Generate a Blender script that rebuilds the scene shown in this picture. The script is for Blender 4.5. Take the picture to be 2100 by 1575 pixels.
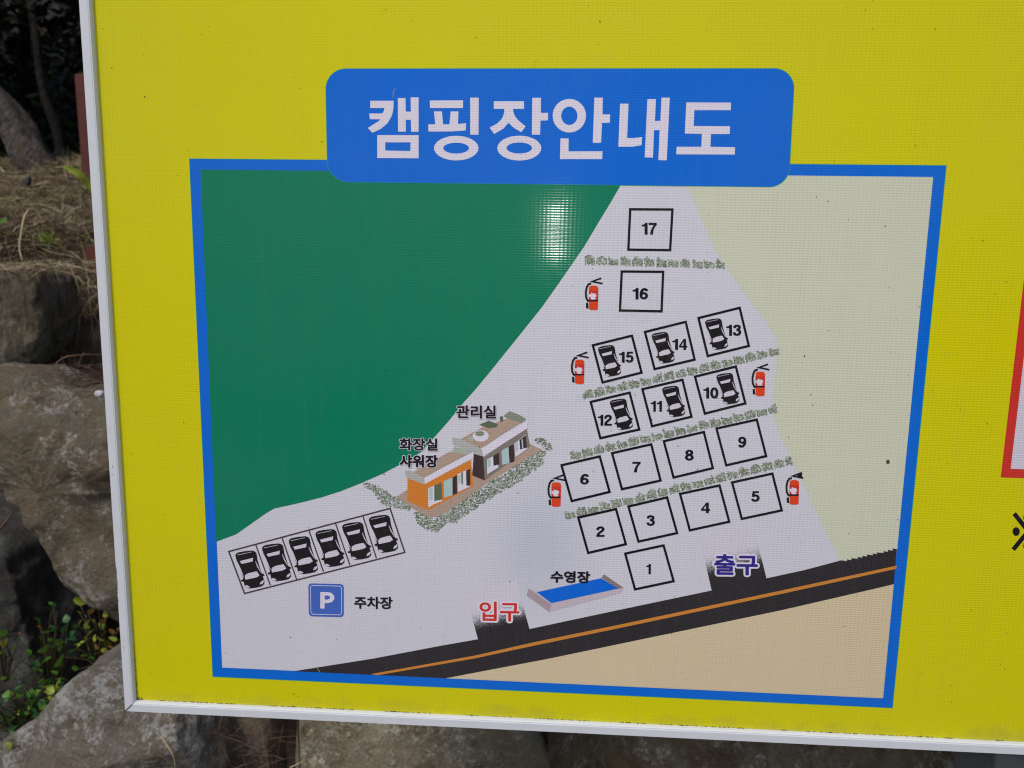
import bpy, bmesh, math, random
from mathutils import Vector, Matrix, noise, Euler
from mathutils.geometry import tessellate_polygon
R = math.radians
random.seed(7)
for o in list(bpy.data.objects): bpy.data.objects.remove(o)
sc = bpy.context.scene
C = sc.collection

# ------------------------------------------------------------------ camera
F = 1577.0; CX, CY = 1050.0, 787.5; DIST = 0.6; EYE = 1.5
WC = Matrix(((0.99830765, 0.05575013, 0.01654582),
             (0.02482275, -0.15121667, -0.98818892),
             (-0.05258966, 0.98692727, -0.15234463)))      # world -> image axes (right, down, forward)
cd = bpy.data.cameras.new('camera'); cam = bpy.data.objects.new('camera', cd); C.objects.link(cam)
CAM = Vector((0, -DIST, EYE))
cam.matrix_world = Matrix.Translation(CAM) @ (WC.transposed() @ Matrix.Diagonal((1, -1, -1))).to_4x4()
cd.sensor_width = 36; cd.lens = F / 2100 * 36; cd.clip_start = 0.02; cd.clip_end = 900
cd.dof.use_dof = True; cd.dof.focus_distance = 0.605; cd.dof.aperture_fstop = 10.0
sc.camera = cam

# ------------------------------------------------------------------ light
w = bpy.data.worlds.new('World'); sc.world = w; w.use_nodes = True
nt = w.node_tree; bg = nt.nodes['Background']
sky = nt.nodes.new('ShaderNodeTexSky'); sky.sky_type = 'NISHITA'; sky.sun_disc = False
SUN_EL, SUN_AZ = 52.0, 208.0          # azimuth clockwise from +Y: the sun stands behind the photographer, to the left
sky.sun_elevation = R(SUN_EL); sky.sun_rotation = R(SUN_AZ)
sky.air_density = 1.0; sky.dust_density = 2.5; sky.ozone_density = 1.0
nt.links.new(sky.outputs[0], bg.inputs[0]); bg.inputs[1].default_value = 0.09
sl = bpy.data.lights.new('sun', 'SUN'); sl.energy = 1.5; sl.angle = R(10); sl.color = (1, 0.94, 0.85)
so = bpy.data.objects.new('sun', sl); C.objects.link(so)
sd = Vector((math.sin(R(SUN_AZ)) * math.cos(R(SUN_EL)), math.cos(R(SUN_AZ)) * math.cos(R(SUN_EL)), math.sin(R(SUN_EL))))
so.rotation_euler = sd.to_track_quat('Z', 'Y').to_euler(); so.location = sd * 20
# the photographer's flash, whose reflection shows in the banner beside pitch 17
fl = bpy.data.lights.new('camera_flash', 'AREA'); fl.shape = 'DISK'; fl.size = 0.012; fl.energy = 0.48; fl.color = (1, 0.97, 0.9)
fo = bpy.data.objects.new('camera_flash', fl); C.objects.link(fo)
fo.location = (-0.002, -DIST, EYE + 0.052); fo.rotation_euler = (R(90), 0, 0)
sc.view_settings.view_transform = 'Standard'; sc.view_settings.look = 'None'
sc.view_settings.exposure = 0.19; sc.view_settings.gamma = 1.0
sc.view_settings.use_curve_mapping = False
sc.cycles.pixel_filter_type = 'BLACKMAN_HARRIS'; sc.cycles.filter_width = 1.15

# ------------------------------------------------------------------ helpers
def ray(px, py): return WC.transposed() @ Vector(((px - CX) / F, (py - CY) / F, 1))
def B(px, py, y):                       # the point on the vertical plane at depth y that stands at this place of the photograph
    d = ray(px, py); return CAM + d * ((y + DIST) / d.y)
def tag(o, label=None, cat=None, group=None, kind=None):
    if label: o['label'] = label
    if cat: o['category'] = cat
    if group: o['group'] = group
    if kind: o['kind'] = kind
    return o
def mesh_obj(name, verts, faces, mats, parent=None, mi=None, smooth=False, loc=None):
    me = bpy.data.meshes.new(name); me.from_pydata([tuple(v) for v in verts], [], faces)
    for m in (mats if isinstance(mats, (list, tuple)) else [mats]): me.materials.append(m)
    if mi: me.polygons.foreach_set('material_index', mi)
    if smooth: me.polygons.foreach_set('use_smooth', [True] * len(me.polygons))
    me.update()
    o = bpy.data.objects.new(name, me); C.objects.link(o)
    if parent: o.parent = parent
    if loc is not None: o.location = loc
    return o
def empty(name, loc):
    o = bpy.data.objects.new(name, None); C.objects.link(o); o.location = loc; o.empty_display_size = 0.1; return o
class NT:
    def __init__(s, name):
        s.m = bpy.data.materials.new(name); s.m.use_nodes = True; s.t = s.m.node_tree
        s.b = s.t.nodes['Principled BSDF']; s.pos = None
    def n(s, ty, **kw):
        x = s.t.nodes.new('ShaderNode' + ty)
        for k, v in kw.items():
            if k.startswith('i_'):
                kk = k[2:]; kk = int(kk) if kk.isdigit() else kk.replace('_', ' ')
                if hasattr(v, 'links') or hasattr(v, 'is_linked'): s.t.links.new(v, x.inputs[kk])
                else: x.inputs[kk].default_value = v
            else: setattr(x, k, v)
        return x
    def l(s, a, b): s.t.links.new(a, b)
    def P(s):
        if not s.pos: s.pos = s.n('NewGeometry').outputs['Position']
        return s.pos
    def math(s, op, a, b=0.0, c=None):
        x = s.n('Math', operation=op)
        for i, v in enumerate((a, b) if c is None else (a, b, c)):
            if isinstance(v, (int, float)): x.inputs[i].default_value = v
            else: s.l(v, x.inputs[i])
        return x.outputs[0]
    def noise(s, scale, detail=4, rough=.6, vec=None, dist=0.0):
        x = s.n('TexNoise'); x.inputs['Scale'].default_value = scale; x.inputs['Detail'].default_value = detail
        x.inputs['Roughness'].default_value = rough; x.inputs['Distortion'].default_value = dist
        s.l(vec or s.P(), x.inputs['Vector']); return x.outputs['Fac']
    def scaled(s, sx, sy, sz):
        x = s.n('VectorMath', operation='MULTIPLY'); s.l(s.P(), x.inputs[0]); x.inputs[1].default_value = (sx, sy, sz); return x.outputs[0]
    def ramp(s, fac, stops, interp='LINEAR'):
        x = s.n('ValToRGB'); s.l(fac, x.inputs[0]); r = x.color_ramp; r.interpolation = interp
        while len(r.elements) < len(stops): r.elements.new(0.5)
        for e, (p, c) in zip(r.elements, stops):
            e.position = p; e.color = (c, c, c, 1) if isinstance(c, (int, float)) else (*c, 1)
        return x.outputs[0]
    def mix(s, fac, a, b, mode='MIX'):
        x = s.n('Mix', data_type='RGBA', blend_type=mode)
        for i, v in ((0, fac), (6, a), (7, b)):
            if isinstance(v, (int, float)): x.inputs[i].default_value = v
            elif isinstance(v, tuple): x.inputs[i].default_value = (*v, 1)
            else: s.l(v, x.inputs[i])
        return x.outputs[2]
    def bump(s, h, strength=.5, dist=.01, normal=None):
        x = s.n('Bump'); x.inputs['Strength'].default_value = strength; x.inputs['Distance'].default_value = dist
        s.l(h, x.inputs['Height'])
        if normal: s.l(normal, x.inputs['Normal'])
        return x.outputs[0]
def lin(r, g, b):                        # sRGB 0-255 -> linear
    return tuple(((v / 255) / 12.92 if v / 255 <= .04045 else ((v / 255 + .055) / 1.055) ** 2.4) for v in (r, g, b))

# ------------------------------------------------------------------ print on woven banner vinyl
_pm = {}
X0, X1, Z0, Z1 = -0.3625, 0.80, 1.1130, 2.02      # outer edges of the sign frame
WEAVE_Z, WEAVE_X = 0.00196, 0.0031
def weave(t, wear=True):
    sep = t.n('SeparateXYZ'); t.l(t.P(), sep.inputs[0])
    wob = t.noise(9, 2, .5)
    zz = t.math('MULTIPLY_ADD', wob, 0.0016, sep.outputs[2])
    xx = t.math('MULTIPLY_ADD', wob, 0.0030, sep.outputs[0])
    rows = t.math('SINE', t.math('MULTIPLY', zz, 2 * math.pi / WEAVE_Z))
    cols = t.math('SINE', t.math('MULTIPLY', xx, 2 * math.pi / WEAVE_X))
    rows2 = t.math('SINE', t.math('MULTIPLY_ADD', zz, math.pi / WEAVE_Z, 0.7))
    fine = t.noise(620, 2, .6)
    h = t.math('ADD', t.math('MULTIPLY', rows, 0.34), t.math('MULTIPLY', cols, 0.34))
    h = t.math('ADD', h, t.math('MULTIPLY', t.math('MULTIPLY', rows2, cols), 0.22))
    h = t.math('MULTIPLY', h, t.math('MULTIPLY_ADD', t.noise(14, 4, .6), 2.2, -0.1))
    h = t.math('ADD', h, t.math('MULTIPLY', fine, 0.8))
    n1 = t.bump(h, 1.0, 0.000085)
    slack = t.bump(t.noise(3.2, 1, .4), 1.0, 0.0010)                      # the banner is not drawn perfectly flat
    vary = t.math('MULTIPLY_ADD', t.noise(45, 3, .6), 1.3, 0.25)
    hc = t.math('MULTIPLY', t.math('ADD', t.math('MULTIPLY', rows, 0.36), t.math('MULTIPLY', cols, 0.10)), vary)
    hc = t.math('ADD', hc, t.math('MULTIPLY', t.noise(420, 2, .6), 0.26))
    n2 = t.bump(hc, 1.0, 0.000034, slack)                # the clear coat fills the weave and is smoother
    return n1, h, n2
def pm(name, col, rough=.55, grit=0.0, fn=None):
    if name in _pm: return _pm[name]
    t = NT(name); nrm, h, nrc = weave(t)
    base = t.mix(0.0, col, col)
    if grit:
        g = t.noise(900, 3, .8); base = t.mix(t.ramp(g, [(.35, 0.0), (.75, grit)]), col, tuple(min(1, c * 3 + .05) for c in col))
    if fn: base = fn(t, base)
    # wear: dust film, faint grey rain streaks, a little fading
    cloud = t.noise(5, 5, .6); streak = t.noise(1.0, 4, .6, t.scaled(160, 160, 7))
    base = t.mix(t.ramp(cloud, [(.3, 0.0), (.8, .05)]), base, (.30, .29, .27))
    base = t.mix(t.ramp(streak, [(.52, 0.0), (.85, .06)]), base, (.20, .19, .16))
    # grime that has settled along the lower edge and in scattered patches
    sz = t.n('SeparateXYZ'); t.l(t.P(), sz.inputs[0])
    low = t.math('ADD', t.math('MULTIPLY', t.math('SUBTRACT', sz.outputs[2], Z0 + .006), -26), t.math('MULTIPLY', t.noise(28, 6, .75), 1.3))
    base = t.mix(t.ramp(low, [(.30, 0.0), (.85, .38)]), base, (.16, .14, .09))
    pat = t.noise(70, 4, .8); pm2 = t.noise(6, 3, .6); pp = t.math('MULTIPLY', pat, pm2)
    base = t.mix(t.ramp(pp, [(.34, 0.0), (.46, .12)]), base, (.22, .21, .19))
    # thread shading put into the colour: faint dark dots in the weave's valleys
    base = t.mix(t.ramp(t.math('ADD', h, t.math('MULTIPLY', t.noise(60, 3, .7), .5)), [(0.05, .07), (.42, 0.0)]), base, (.03, .03, .03))
    t.l(base, t.b.inputs['Base Color']); t.l(nrm, t.b.inputs['Normal'])
    t.b.inputs['Roughness'].default_value = rough
    t.b.inputs['Specular IOR Level'].default_value = 0.06
    t.b.inputs['Coat Weight'].default_value = 0.20; t.b.inputs['Coat Roughness'].default_value = 0.10; t.l(nrc, t.b.inputs['Coat Normal'])
    _pm[name] = t.m; return t.m

YEL = pm('print_yellow', (.66, .62, .001))
BLU = pm('print_blue', (.0, .145, .71))
TEAL = pm('print_teal_edge', (.01, .32, .30))
WHT = pm('print_white', (.66, .63, .75))
GRN = pm('print_green', (.0, .205, .112))
SAGE = pm('print_sage', (.63, .655, .52))
TAN = pm('print_tan', (.67, .56, .38))
ROAD = pm('print_road', (.020, .017, .022), grit=.30)
ORA = pm('print_orange', (.62, .24, .045))
BLK = pm('print_black', (.007, .006, .012))
BRN = pm('print_brown_line', (.075, .045, .050))
CARB = pm('print_car_black', (.012, .010, .014))
REDB = pm('print_red', (.62, .035, .025))
EXT = pm('print_extinguisher_red', (.74, .060, .015))
NAVY = pm('print_navy', (.03, .02, .26))
PBLU = pm('print_parking_blue', (.06, .14, .56))
PWHT = pm('print_outline_white', (.74, .70, .84))
BLOR = pm('print_building_orange', (.68, .22, .035))
DECK = pm('print_deck', (.40, .28, .23), grit=.2)
BGRY = pm('print_building_grey', (.19, .17, .155), grit=.2)
BDRK = pm('print_building_dark', (.055, .032, .035))
PGRY = pm('print_pale_grey', (.44, .45, .45))
GLAS = pm('print_pale_glass', (.42, .58, .62))
CELL = [pm('print_hedge_%s' % n, c) for n, c in (('dark', (.115, .15, .10)), ('mid', (.235, .275, .215)), ('pale', (.40, .45, .39)))]
POOL = pm('print_pool_blue', (.0, .14, .74))
PINK = pm('print_pool_side', (.42, .33, .38))
PINKL = pm('print_pool_rim', (.56, .49, .58))
TAUP = pm('print_pool_wall', (.27, .21, .20))
SPK = bpy.data.materials.new('dirt_speck'); SPK.use_nodes = True
SPK.node_tree.nodes['Principled BSDF'].inputs['Base Color'].default_value = (.05, .038, .018, 1)
SPK.node_tree.nodes['Principled BSDF'].inputs['Roughness'].default_value = .9

ROOT = Vector((0.19, 0.02, 0.0))
sign = empty('map_sign', ROOT)
tag(sign, 'yellow campsite map sign in white metal frame', 'sign')
LAY = 0.00006
def Q(px, py, layer=1.0):                # photograph place -> point on the banner, in the sign's own space
    p = B(px, py, -layer * LAY); return p - ROOT
class Crop:                              # places read off an enlarged crop of the photograph
    def __init__(s, ox, oy, k): s.o = (ox, oy); s.k = k
    def __call__(s, *pts):
        r = [(s.o[0] + x / s.k, s.o[1] + y / s.k) for x, y in pts]
        return r if len(r) > 1 else r[0]
def poly(name, pts, mat, layer, holes=(), parent=None):
    rings = [pts] + list(holes)
    vs = [Q(x, y, layer) for r in rings for x, y in r]
    tris = tessellate_polygon([[Vector((x, y, 0)) for x, y in r] for r in rings])
    return mesh_obj(name, vs, fixn(vs, tris), mat, parent or sign)
def fixn(vs, faces):
    out = []
    for f in faces:
        n = (vs[f[1]] - vs[f[0]]).cross(vs[f[2]] - vs[f[0]])
        out.append(tuple(f) if n.y < 0 else tuple(reversed(f)))
    return out
def multi(name, items, parent=None):     # items: (points, material, layer[, holes]) -> one part
    vs, fs, mi, mats = [], [], [], []
    for it in items:
        pts, mat, layer = it[:3]; holes = it[3] if len(it) > 3 else ()
        rings = [pts] + list(holes); off = len(vs)
        loc = [Q(x, y, layer) for r in rings for x, y in r]
        tris = tessellate_polygon([[Vector((x, y, 0)) for x, y in r] for r in rings])
        if mat not in mats: mats.append(mat)
        for f in fixn(loc, tris): fs.append(tuple(i + off for i in f)); mi.append(mats.index(mat))
        vs += loc
    return mesh_obj(name, vs, fs, mats, parent or sign, mi)
def stroke(pts, wd, closed=False):       # -> outline polygon (and a hole when closed)
    n = len(pts); A, Bn = [], []
    for i in range(n):
        p = Vector(pts[i])
        a = Vector(pts[i - 1]) if (i > 0 or closed) else None
        b = Vector(pts[(i + 1) % n]) if (i < n - 1 or closed) else None
        d1 = (p - a).normalized() if a is not None else (b - p).normalized()
        d2 = (b - p).normalized() if b is not None else d1
        n1 = Vector((-d1.y, d1.x)); n2 = Vector((-d2.y, d2.x)); m = (n1 + n2)
        m = m / max(m.length_squared, 1e-6) * 2 if m.length > .3 else n1
        if m.length > 3: m = m.normalized() * 3
        A.append(tuple(p + m * wd / 2)); Bn.append(tuple(p - m * wd / 2))
    if closed:
        area = lambda r: abs(sum(r[i - 1][0] * r[i][1] - r[i][0] * r[i - 1][1] for i in range(len(r))))
        return (A, [Bn]) if area(A) > area(Bn) else (Bn, [A])
    return (A + Bn[::-1], [])
def arc(cx, cy, rx, ry, a0=0, a1=360, n=32):
    full = abs(a1 - a0) >= 360
    return [(cx + rx * math.cos(R(a0 + (a1 - a0) * i / n)), cy + ry * math.sin(R(a0 + (a1 - a0) * i / n))) for i in range(n if full else n + 1)]
def text(name, s, quad, mat, layer, bold=0.03, outline=None, parent=None):
    """quad = top left, top right, bottom left of the lettering's box in the photograph; the strokes are
    thickened by laying shifted copies of the letters a hair apart"""
    cu = bpy.data.curves.new('t', 'FONT'); cu.body = s; cu.resolution_u = 3; cu.fill_mode = 'FRONT'
    to = bpy.data.objects.new('t', cu); C.objects.link(to)
    dg = bpy.context.evaluated_depsgraph_get(); dg.update()
    me = to.evaluated_get(dg).to_mesh()
    v = [x.co.copy() for x in me.vertices]; f = [tuple(p.vertices) for p in me.polygons]
    to.evaluated_get(dg).to_mesh_clear(); bpy.data.objects.remove(to)
    x0, x1 = min(p.x for p in v) - bold, max(p.x for p in v) + bold; y0, y1 = min(p.y for p in v) - bold, max(p.y for p in v) + bold
    tl, tr, bl = [Vector(q) for q in quad]; vs, fs, mi, ml = [], [], [], []; k = 0
    for rad, m, n in ([(outline[0], outline[1], 14)] if outline else []) + [(bold, mat, 8)]:
        if m not in ml: ml.append(m)
        for c in range(n):
            dx, dy = rad * math.cos(c * 2 * math.pi / n), rad * math.sin(c * 2 * math.pi / n); o = len(vs)
            loc = []
            for p in v:
                q = tl + (tr - tl) * ((p.x + dx - x0) / (x1 - x0)) + (bl - tl) * ((y1 - p.y - dy) / (y1 - y0)); loc.append(Q(q.x, q.y, layer + k * .05))
            for t in fixn(loc, f): fs.append(tuple(i + o for i in t)); mi.append(ml.index(m))
            vs += loc; k += 1
    return mesh_obj(name, vs, fs, ml, parent or sign, mi)
def digit(ch):
    st = lambda p, w=.185, c=False: stroke(p, w, c)
    if ch == '1': return .40, [([(.40, 0), (.40, 1), (.20, 1), (.20, .30), (0, .30), (0, .17), (.12, .15), (.20, .10), (.24, 0)], [])]
    if ch == '2': return .57, [st([(.09, .36), (.10, .22), (.18, .12), (.29, .09), (.40, .12), (.465, .2), (.465, .31), (.40, .43), (.28, .55), (.16, .68), (.09, .84)]), ([(0, .82), (.56, .82), (.56, 1), (0, 1)], [])]
    if ch == '3': return .57, [st([(.10, .30), (.12, .17), (.21, .095), (.33, .095), (.43, .15), (.45, .27), (.38, .40), (.24, .45)]), st([(.24, .47), (.40, .5), (.47, .62), (.46, .76), (.38, .88), (.26, .905), (.14, .87), (.09, .78), (.085, .68)])]
    if ch == '4': return .57, [([(.32, 0), (.48, 0), (.48, .62), (.57, .62), (.57, .78), (.48, .78), (.48, 1), (.30, 1), (.30, .78), (0, .78), (0, .62)], [[(.30, .24), (.30, .62), (.13, .62)]])]
    if ch == '5': return .57, [([(.10, 0), (.52, 0), (.52, .17), (.24, .17), (.20, .52), (.03, .52)], []), st([(.12, .50), (.2, .42), (.3, .395), (.41, .44), (.47, .56), (.47, .70), (.41, .84), (.29, .905), (.17, .88), (.10, .80), (.085, .72)])]
    if ch in '69':
        a = [st(arc(.285, .68, .19, .225, n=20), .18, True), st([(.475, .27), (.45, .15), (.35, .095), (.25, .12), (.16, .24), (.10, .42), (.095, .66)])]
        if ch == '9': a = [([(.57 - x, 1 - y) for x, y in o], [[(.57 - x, 1 - y) for x, y in q] for q in h]) for o, h in a]
        return .57, a
    if ch == '7': return .56, [([(0, 0), (.56, 0), (.56, .16), (.42, .36), (.34, .6), (.30, 1), (.10, 1), (.14, .7), (.22, .45), (.36, .18), (0, .18)], [])]
    if ch == '8': return .57, [st(arc(.285, .27, .165, .18, n=20), .175, True), st(arc(.285, .70, .19, .21, n=20), .18, True)]
    return .57, [st(arc(.285, .5, .19, .405, n=24), .19, True)]
def number(name, s, cx, cy, wd, ht, mat, layer):
    parts, x = [], 0.0
    for ch in s:
        w_, sh = digit(ch)
        for o, h in sh: parts.append(([(p[0] + x, p[1]) for p in o], [[(p[0] + x, p[1]) for p in q] for q in h]))
        x += w_ + .07
    x -= .07; kx = wd / x; m = lambda pts: [(cx - wd / 2 + p[0] * kx, cy - ht / 2 + p[1] * ht) for p in pts]
    return multi(name, [(m(o), mat, layer + .07 * i, [m(q) for q in h]) for i, (o, h) in enumerate(parts)])

K1 = Crop(1150, 380, 4.2); K2 = Crop(1140, 620, 4.2); K3 = Crop(1100, 820, 3.75); K4 = Crop(1060, 1080, 3.889)
K5 = Crop(740, 800, 4.922); K6 = Crop(450, 1020, 5.25); K7 = Crop(900, 1150, 5.25)
T1 = Crop(640, 120, 4.038); T2 = Crop(1120, 120, 3.889)

# --- sign box: banner, frame, back, post
X0, X1, Z0, Z1 = -0.3625, 0.80, 1.1130, 2.02      # outer edges of the frame
FW = 0.0088
def slab(name, x0, x1, y0, y1, z0, z1, mat, parent, rootv):
    v = [Vector((x, y, z)) - rootv for x in (x0, x1) for y in (y0, y1) for z in (z0, z1)]
    f = [(0, 1, 3, 2), (4, 6, 7, 5), (0, 4, 5, 1), (2, 3, 7, 6), (0, 2, 6, 4), (1, 5, 7, 3)]
    return mesh_obj(name, v, f, mat, parent)
bx0, bx1, bz0, bz1 = X0 + FW * .6, X1 - FW * .6, Z0 + FW * .6, Z1 - FW * .6
n = 24
slab('banner', bx0, bx1, 0.0, 0.0008, bz0, bz1, YEL, sign, ROOT)
fm = NT('white_painted_aluminium'); t = fm
sc_n = t.noise(38, 4, .7); sp = t.noise(420, 2, .6)
base = t.mix(t.ramp(sc_n, [(.45, 0.0), (.75, .22)]), (.66, .69, .77), (.52, .53, .51))
base = t.mix(t.ramp(sp, [(.72, 0.0), (.76, .8)]), base, (.10, .09, .08))
t.l(base, t.b.inputs['Base Color']); t.b.inputs['Roughness'].default_value = .33
t.l(t.bump(t.noise(150, 3, .6), .15, .0004), t.b.inputs['Normal'])
FRAME = t.m
def simple(name, col, rough=.7, metal=0.0, ns=30, amt=.3, bd=.002, bs=.4, dark=.5):
    t = NT(name); f = t.noise(ns, 5, .65)
    t.l(t.mix(t.ramp(f, [(.3, 0.0), (.7, 1.0)]), col, tuple(c * dark for c in col)), t.b.inputs['Base Color'])
    t.b.inputs['Roughness'].default_value = rough; t.b.inputs['Metallic'].default_value = metal
    t.l(t.bump(t.noise(ns * 3, 4, .7), bs, bd), t.b.inputs['Normal']); return t.m
GALV = simple('galvanised_steel', (.20, .215, .24), .5, .25, 60, dark=.72, bd=.0004)
DGRIME = simple('frame_grime', (.05, .045, .02), .9)
# profile across the member: (distance in from the outer edge, height in front of the banner plane)
PROF = [(0.0, -.030), (0.0, .0042), (.0004, .0048), (.0066, .0048), (.0074, .0044), (.0078, .0045), (.0086, .0030), (.0088, .0001)]
def member(name, a, b, inw, gap=.00022):
    a, b, inw = Vector(a), Vector(b), Vector(inw); d = (b - a).normalized(); vs = []; fs = []
    for end, s in ((a, 1), (b, -1)):
        for (u, h) in PROF:
            p = end + inw * u + d * s * (u + gap); vs.append(Vector((p.x, -h, p.z)) - ROOT)
    m = len(PROF)
    for i in range(m - 1): fs.append((i, i + 1, i + 1 + m, i + m))
    fs.append(tuple(range(m))); fs.append(tuple(range(2 * m - 1, m - 1, -1)))
    o = mesh_obj(name, vs, fs, FRAME, sign); bm = bmesh.new(); bm.from_mesh(o.data); bmesh.ops.recalc_face_normals(bm, faces=bm.faces); bm.to_mesh(o.data); bm.free()
    return o
member('frame_bar', (X0, 0, Z0), (X1, 0, Z0), (0, 0, 1)); member('frame_bar', (X0, 0, Z1), (X1, 0, Z1), (0, 0, -1))
member('frame_bar', (X0, 0, Z0), (X0, 0, Z1), (1, 0, 0)); member('frame_bar', (X1, 0, Z0), (X1, 0, Z1), (-1, 0, 0))
slab('back_panel', X0 + .004, X1 - .004, .0012, .028, Z0 + .004, Z1 - .004, GALV, sign, ROOT)
# square post behind the banner, its left face and front face both in view under the frame
px_a = B(2000, 1560, .06).x; px_b = px_a + .06
def post(x0, x1):
    o = slab('post', x0, x1, .030, .095, -0.3, 1.9, GALV, sign, ROOT)
    md = o.modifiers.new('b', 'BEVEL'); md.width = .004; md.segments = 3
post(px_a, px_b); post(-.2 - .0, -.2 + .06) if False else None
# grime in the mitre and along the lower rebate of the frame
gv, gf = [], []
def blot(x, z, r, lay=.00035, sx=1.0, nn=7):
    o = len(gv); ph = random.random() * 6
    for i in range(nn):
        a = ph + i * 2 * math.pi / nn; rr = r * random.uniform(.55, 1.2)
        gv.append(Vector((x + math.cos(a) * rr * sx, -lay, z + math.sin(a) * rr)) - ROOT)
    gf.append(tuple(range(o, o + nn)))
for i in range(620):
    x = random.uniform(X0 + FW, .5); d = abs(random.gauss(0, .00035))
    if noise.noise(Vector((x * 30, 3, 0))) > -.1: blot(x, Z0 + FW + .0001 + d * .7, random.uniform(.00015, .00045), sx=2.2)
for i in range(90):
    z = Z0 + FW + abs(random.gauss(0, .03)); blot(X0 + FW + abs(random.gauss(0, .0003)), z, random.uniform(.00015, .0005))
for i in range(26): blot(X0 + FW + abs(random.gauss(0, .003)), Z0 + FW + abs(random.gauss(0, .0015)), random.uniform(.0002, .0006))
g = mesh_obj('rebate_grime', gv, fixn(gv, gf), DGRIME, sign); g['kind'] = 'stuff'
# the dark mitre joint
m0, m1 = Vector((X0, 0, Z0)), Vector((X0 + FW, 0, Z0 + FW))
mesh_obj('mitre_joint', [Vector((X0 + .0001, -.00496, Z0 + .0008)) - ROOT, Vector((X0 + .0008, -.00496, Z0 + .0001)) - ROOT, Vector((X0 + .0075, -.00496, Z0 + .0068)) - ROOT, Vector((X0 + .0069, -.00496, Z0 + .0074)) - ROOT], [(0, 1, 2, 3)], DGRIME, sign)

# --- map picture
OUT = [(389, 326), (1940, 340), (1829.5, 1451), (437, 1387)]; INN = [(411, 347.5), (1913.8, 363), (1811, 1432), (454.7, 1370)]
OUTE = [(387.6, 324.8), (1941.4, 338.8), (1830.8, 1452.4), (435.8, 1388.3)]
multi('map_border', [(OUTE, TEAL, 1.0, [INN])] + [(OUT, BLU, 2.0, [[(411.8, 348.5), (1912.8, 364), (1810, 1431), (455.6, 1369)]])])
ghost = None
def ghost_fn(t, base):                   # a pale bluish tint is printed across the car park track
    v = t.n('VectorMath', operation='SUBTRACT'); t.l(t.P(), v.inputs[0])
    c = B(1110, 1120, 0); v.inputs[1].default_value = tuple(c)
    s = t.n('VectorMath', operation='MULTIPLY'); t.l(v.outputs[0], s.inputs[0]); s.inputs[1].default_value = (1, 0, .75)
    ln = t.n('VectorMath', operation='LENGTH'); t.l(s.outputs[0], ln.inputs[0])
    f = t.ramp(t.math('MULTIPLY', ln.outputs['Value'], 18), [(.2, .34), (.95, 0.0)])
    return t.mix(f, base, (.36, .42, .60))
MAPW = pm('print_map_white', (.645, .645, .745), fn=ghost_fn)
poly('map_ground', INN, MAPW, 1.0)
green = [(411, 347.5), (700, 350.5), (1290, 356), (1272.6, 380), (1252, 415.7), (1233, 446.7), (1197.6, 506), (1150, 575), (1112, 629), (1060, 694), (1002, 766), (973.7, 800), (951, 825), (918.8, 865), (890, 897.5), (862, 928), (825, 950), (786.7, 970.7), (740, 991), (700, 1007), (659.5, 1020), (612, 1032), (562, 1043), (545, 1053), (484, 1096), (462, 1104), (443.4, 1111)]
poly('woodland_area', green, GRN, 2.6)
sage = [(1409.5, 357.8), (1913.8, 363), (1843, 1095), (1840, 1127), (1724, 1152), (1716, 1135), (1695, 1092), (1675, 1052), (1660, 1020), (1633, 961), (1601, 895), (1584, 849), (1585, 815), (1592, 720), (1593.6, 694), (1583, 679.5), (1578.6, 670.5), (1531, 606), (1507, 573), (1488, 544), (1470, 518), (1444, 461), (1426, 418), (1409.5, 380)]
poly('field_area', sage, SAGE, 2.6)
saw = []
sx = [1725, 1737, 1746, 1759, 1768.5, 1778, 1790, 1799, 1812, 1821, 1830.5, 1839.5]; sy = [1149, 1147, 1144.3, 1142, 1139.5, 1137, 1135, 1132.5, 1130, 1127.5, 1124.5]
for i in range(11): saw += [(sx[i], sy[i]), (sx[i + 1], sy[i] + 1.8)]
road = [(602, 1376.5), (766, 1350.5), (900, 1325), (980, 1311), (1085.7, 1290), (1273, 1250), (1459, 1211), (1571.7, 1186), (1650, 1169)] + saw + [(1839, 1127), (1833, 1198), (1800, 1206), (1600, 1252), (1273.4, 1320), (1129.5, 1350), (914, 1391)]
poly('road_area', road, ROAD, 3.4)
poly('lower_field_area', [(914, 1391), (1129.5, 1350), (1273.4, 1320), (1600, 1252), (1800, 1206), (1833, 1198), (1811, 1432)], TAN, 3.0)
poly('road_line', [(760, 1382.5), (971, 1345), (1098.6, 1316.3), (1273, 1280.5), (1600, 1211.5), (1839, 1160), (1838, 1166.5), (1600, 1218.5), (1273, 1287.5), (1098.6, 1323.3), (975, 1350), (775, 1384.6)], ORA, 4.2)
def fade_fn(a, b, lo=0.0):
    A, Bb = B(*a, 0), B(*b, 0); d = Bb - A
    def fn(t, base):
        v = t.n('VectorMath', operation='SUBTRACT'); t.l(t.P(), v.inputs[0]); v.inputs[1].default_value = tuple(A)
        dp = t.n('VectorMath', operation='DOT_PRODUCT'); t.l(v.outputs[0], dp.inputs[0]); dp.inputs[1].default_value = tuple(d / d.length_squared)
        g = t.noise(1100, 2, .9)
        f = t.math('ADD', t.math('POWER', t.math('MAXIMUM', dp.outputs['Value'], 0.0), 1.5), t.math('MULTIPLY', t.math('SUBTRACT', g, .5), .9))
        return t.mix(t.ramp(f, [(.30, 0.0), (.58, 1.0)]), (.66, .63, .75), base)
    return fn
F1 = pm('print_entrance_fade', (.020, .017, .022), grit=.28, fn=fade_fn((1005, 1208), (1032, 1305)))
F2 = pm('print_exit_fade', (.020, .017, .022), grit=.28, fn=fade_fn((1490, 1092), (1512, 1192)))
poly('entrance_track', [(980.3, 1311.5), (961, 1241), (950, 1210), (1062, 1190), (1068, 1225), (1086, 1290.5)], F1, 2.2)
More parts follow.
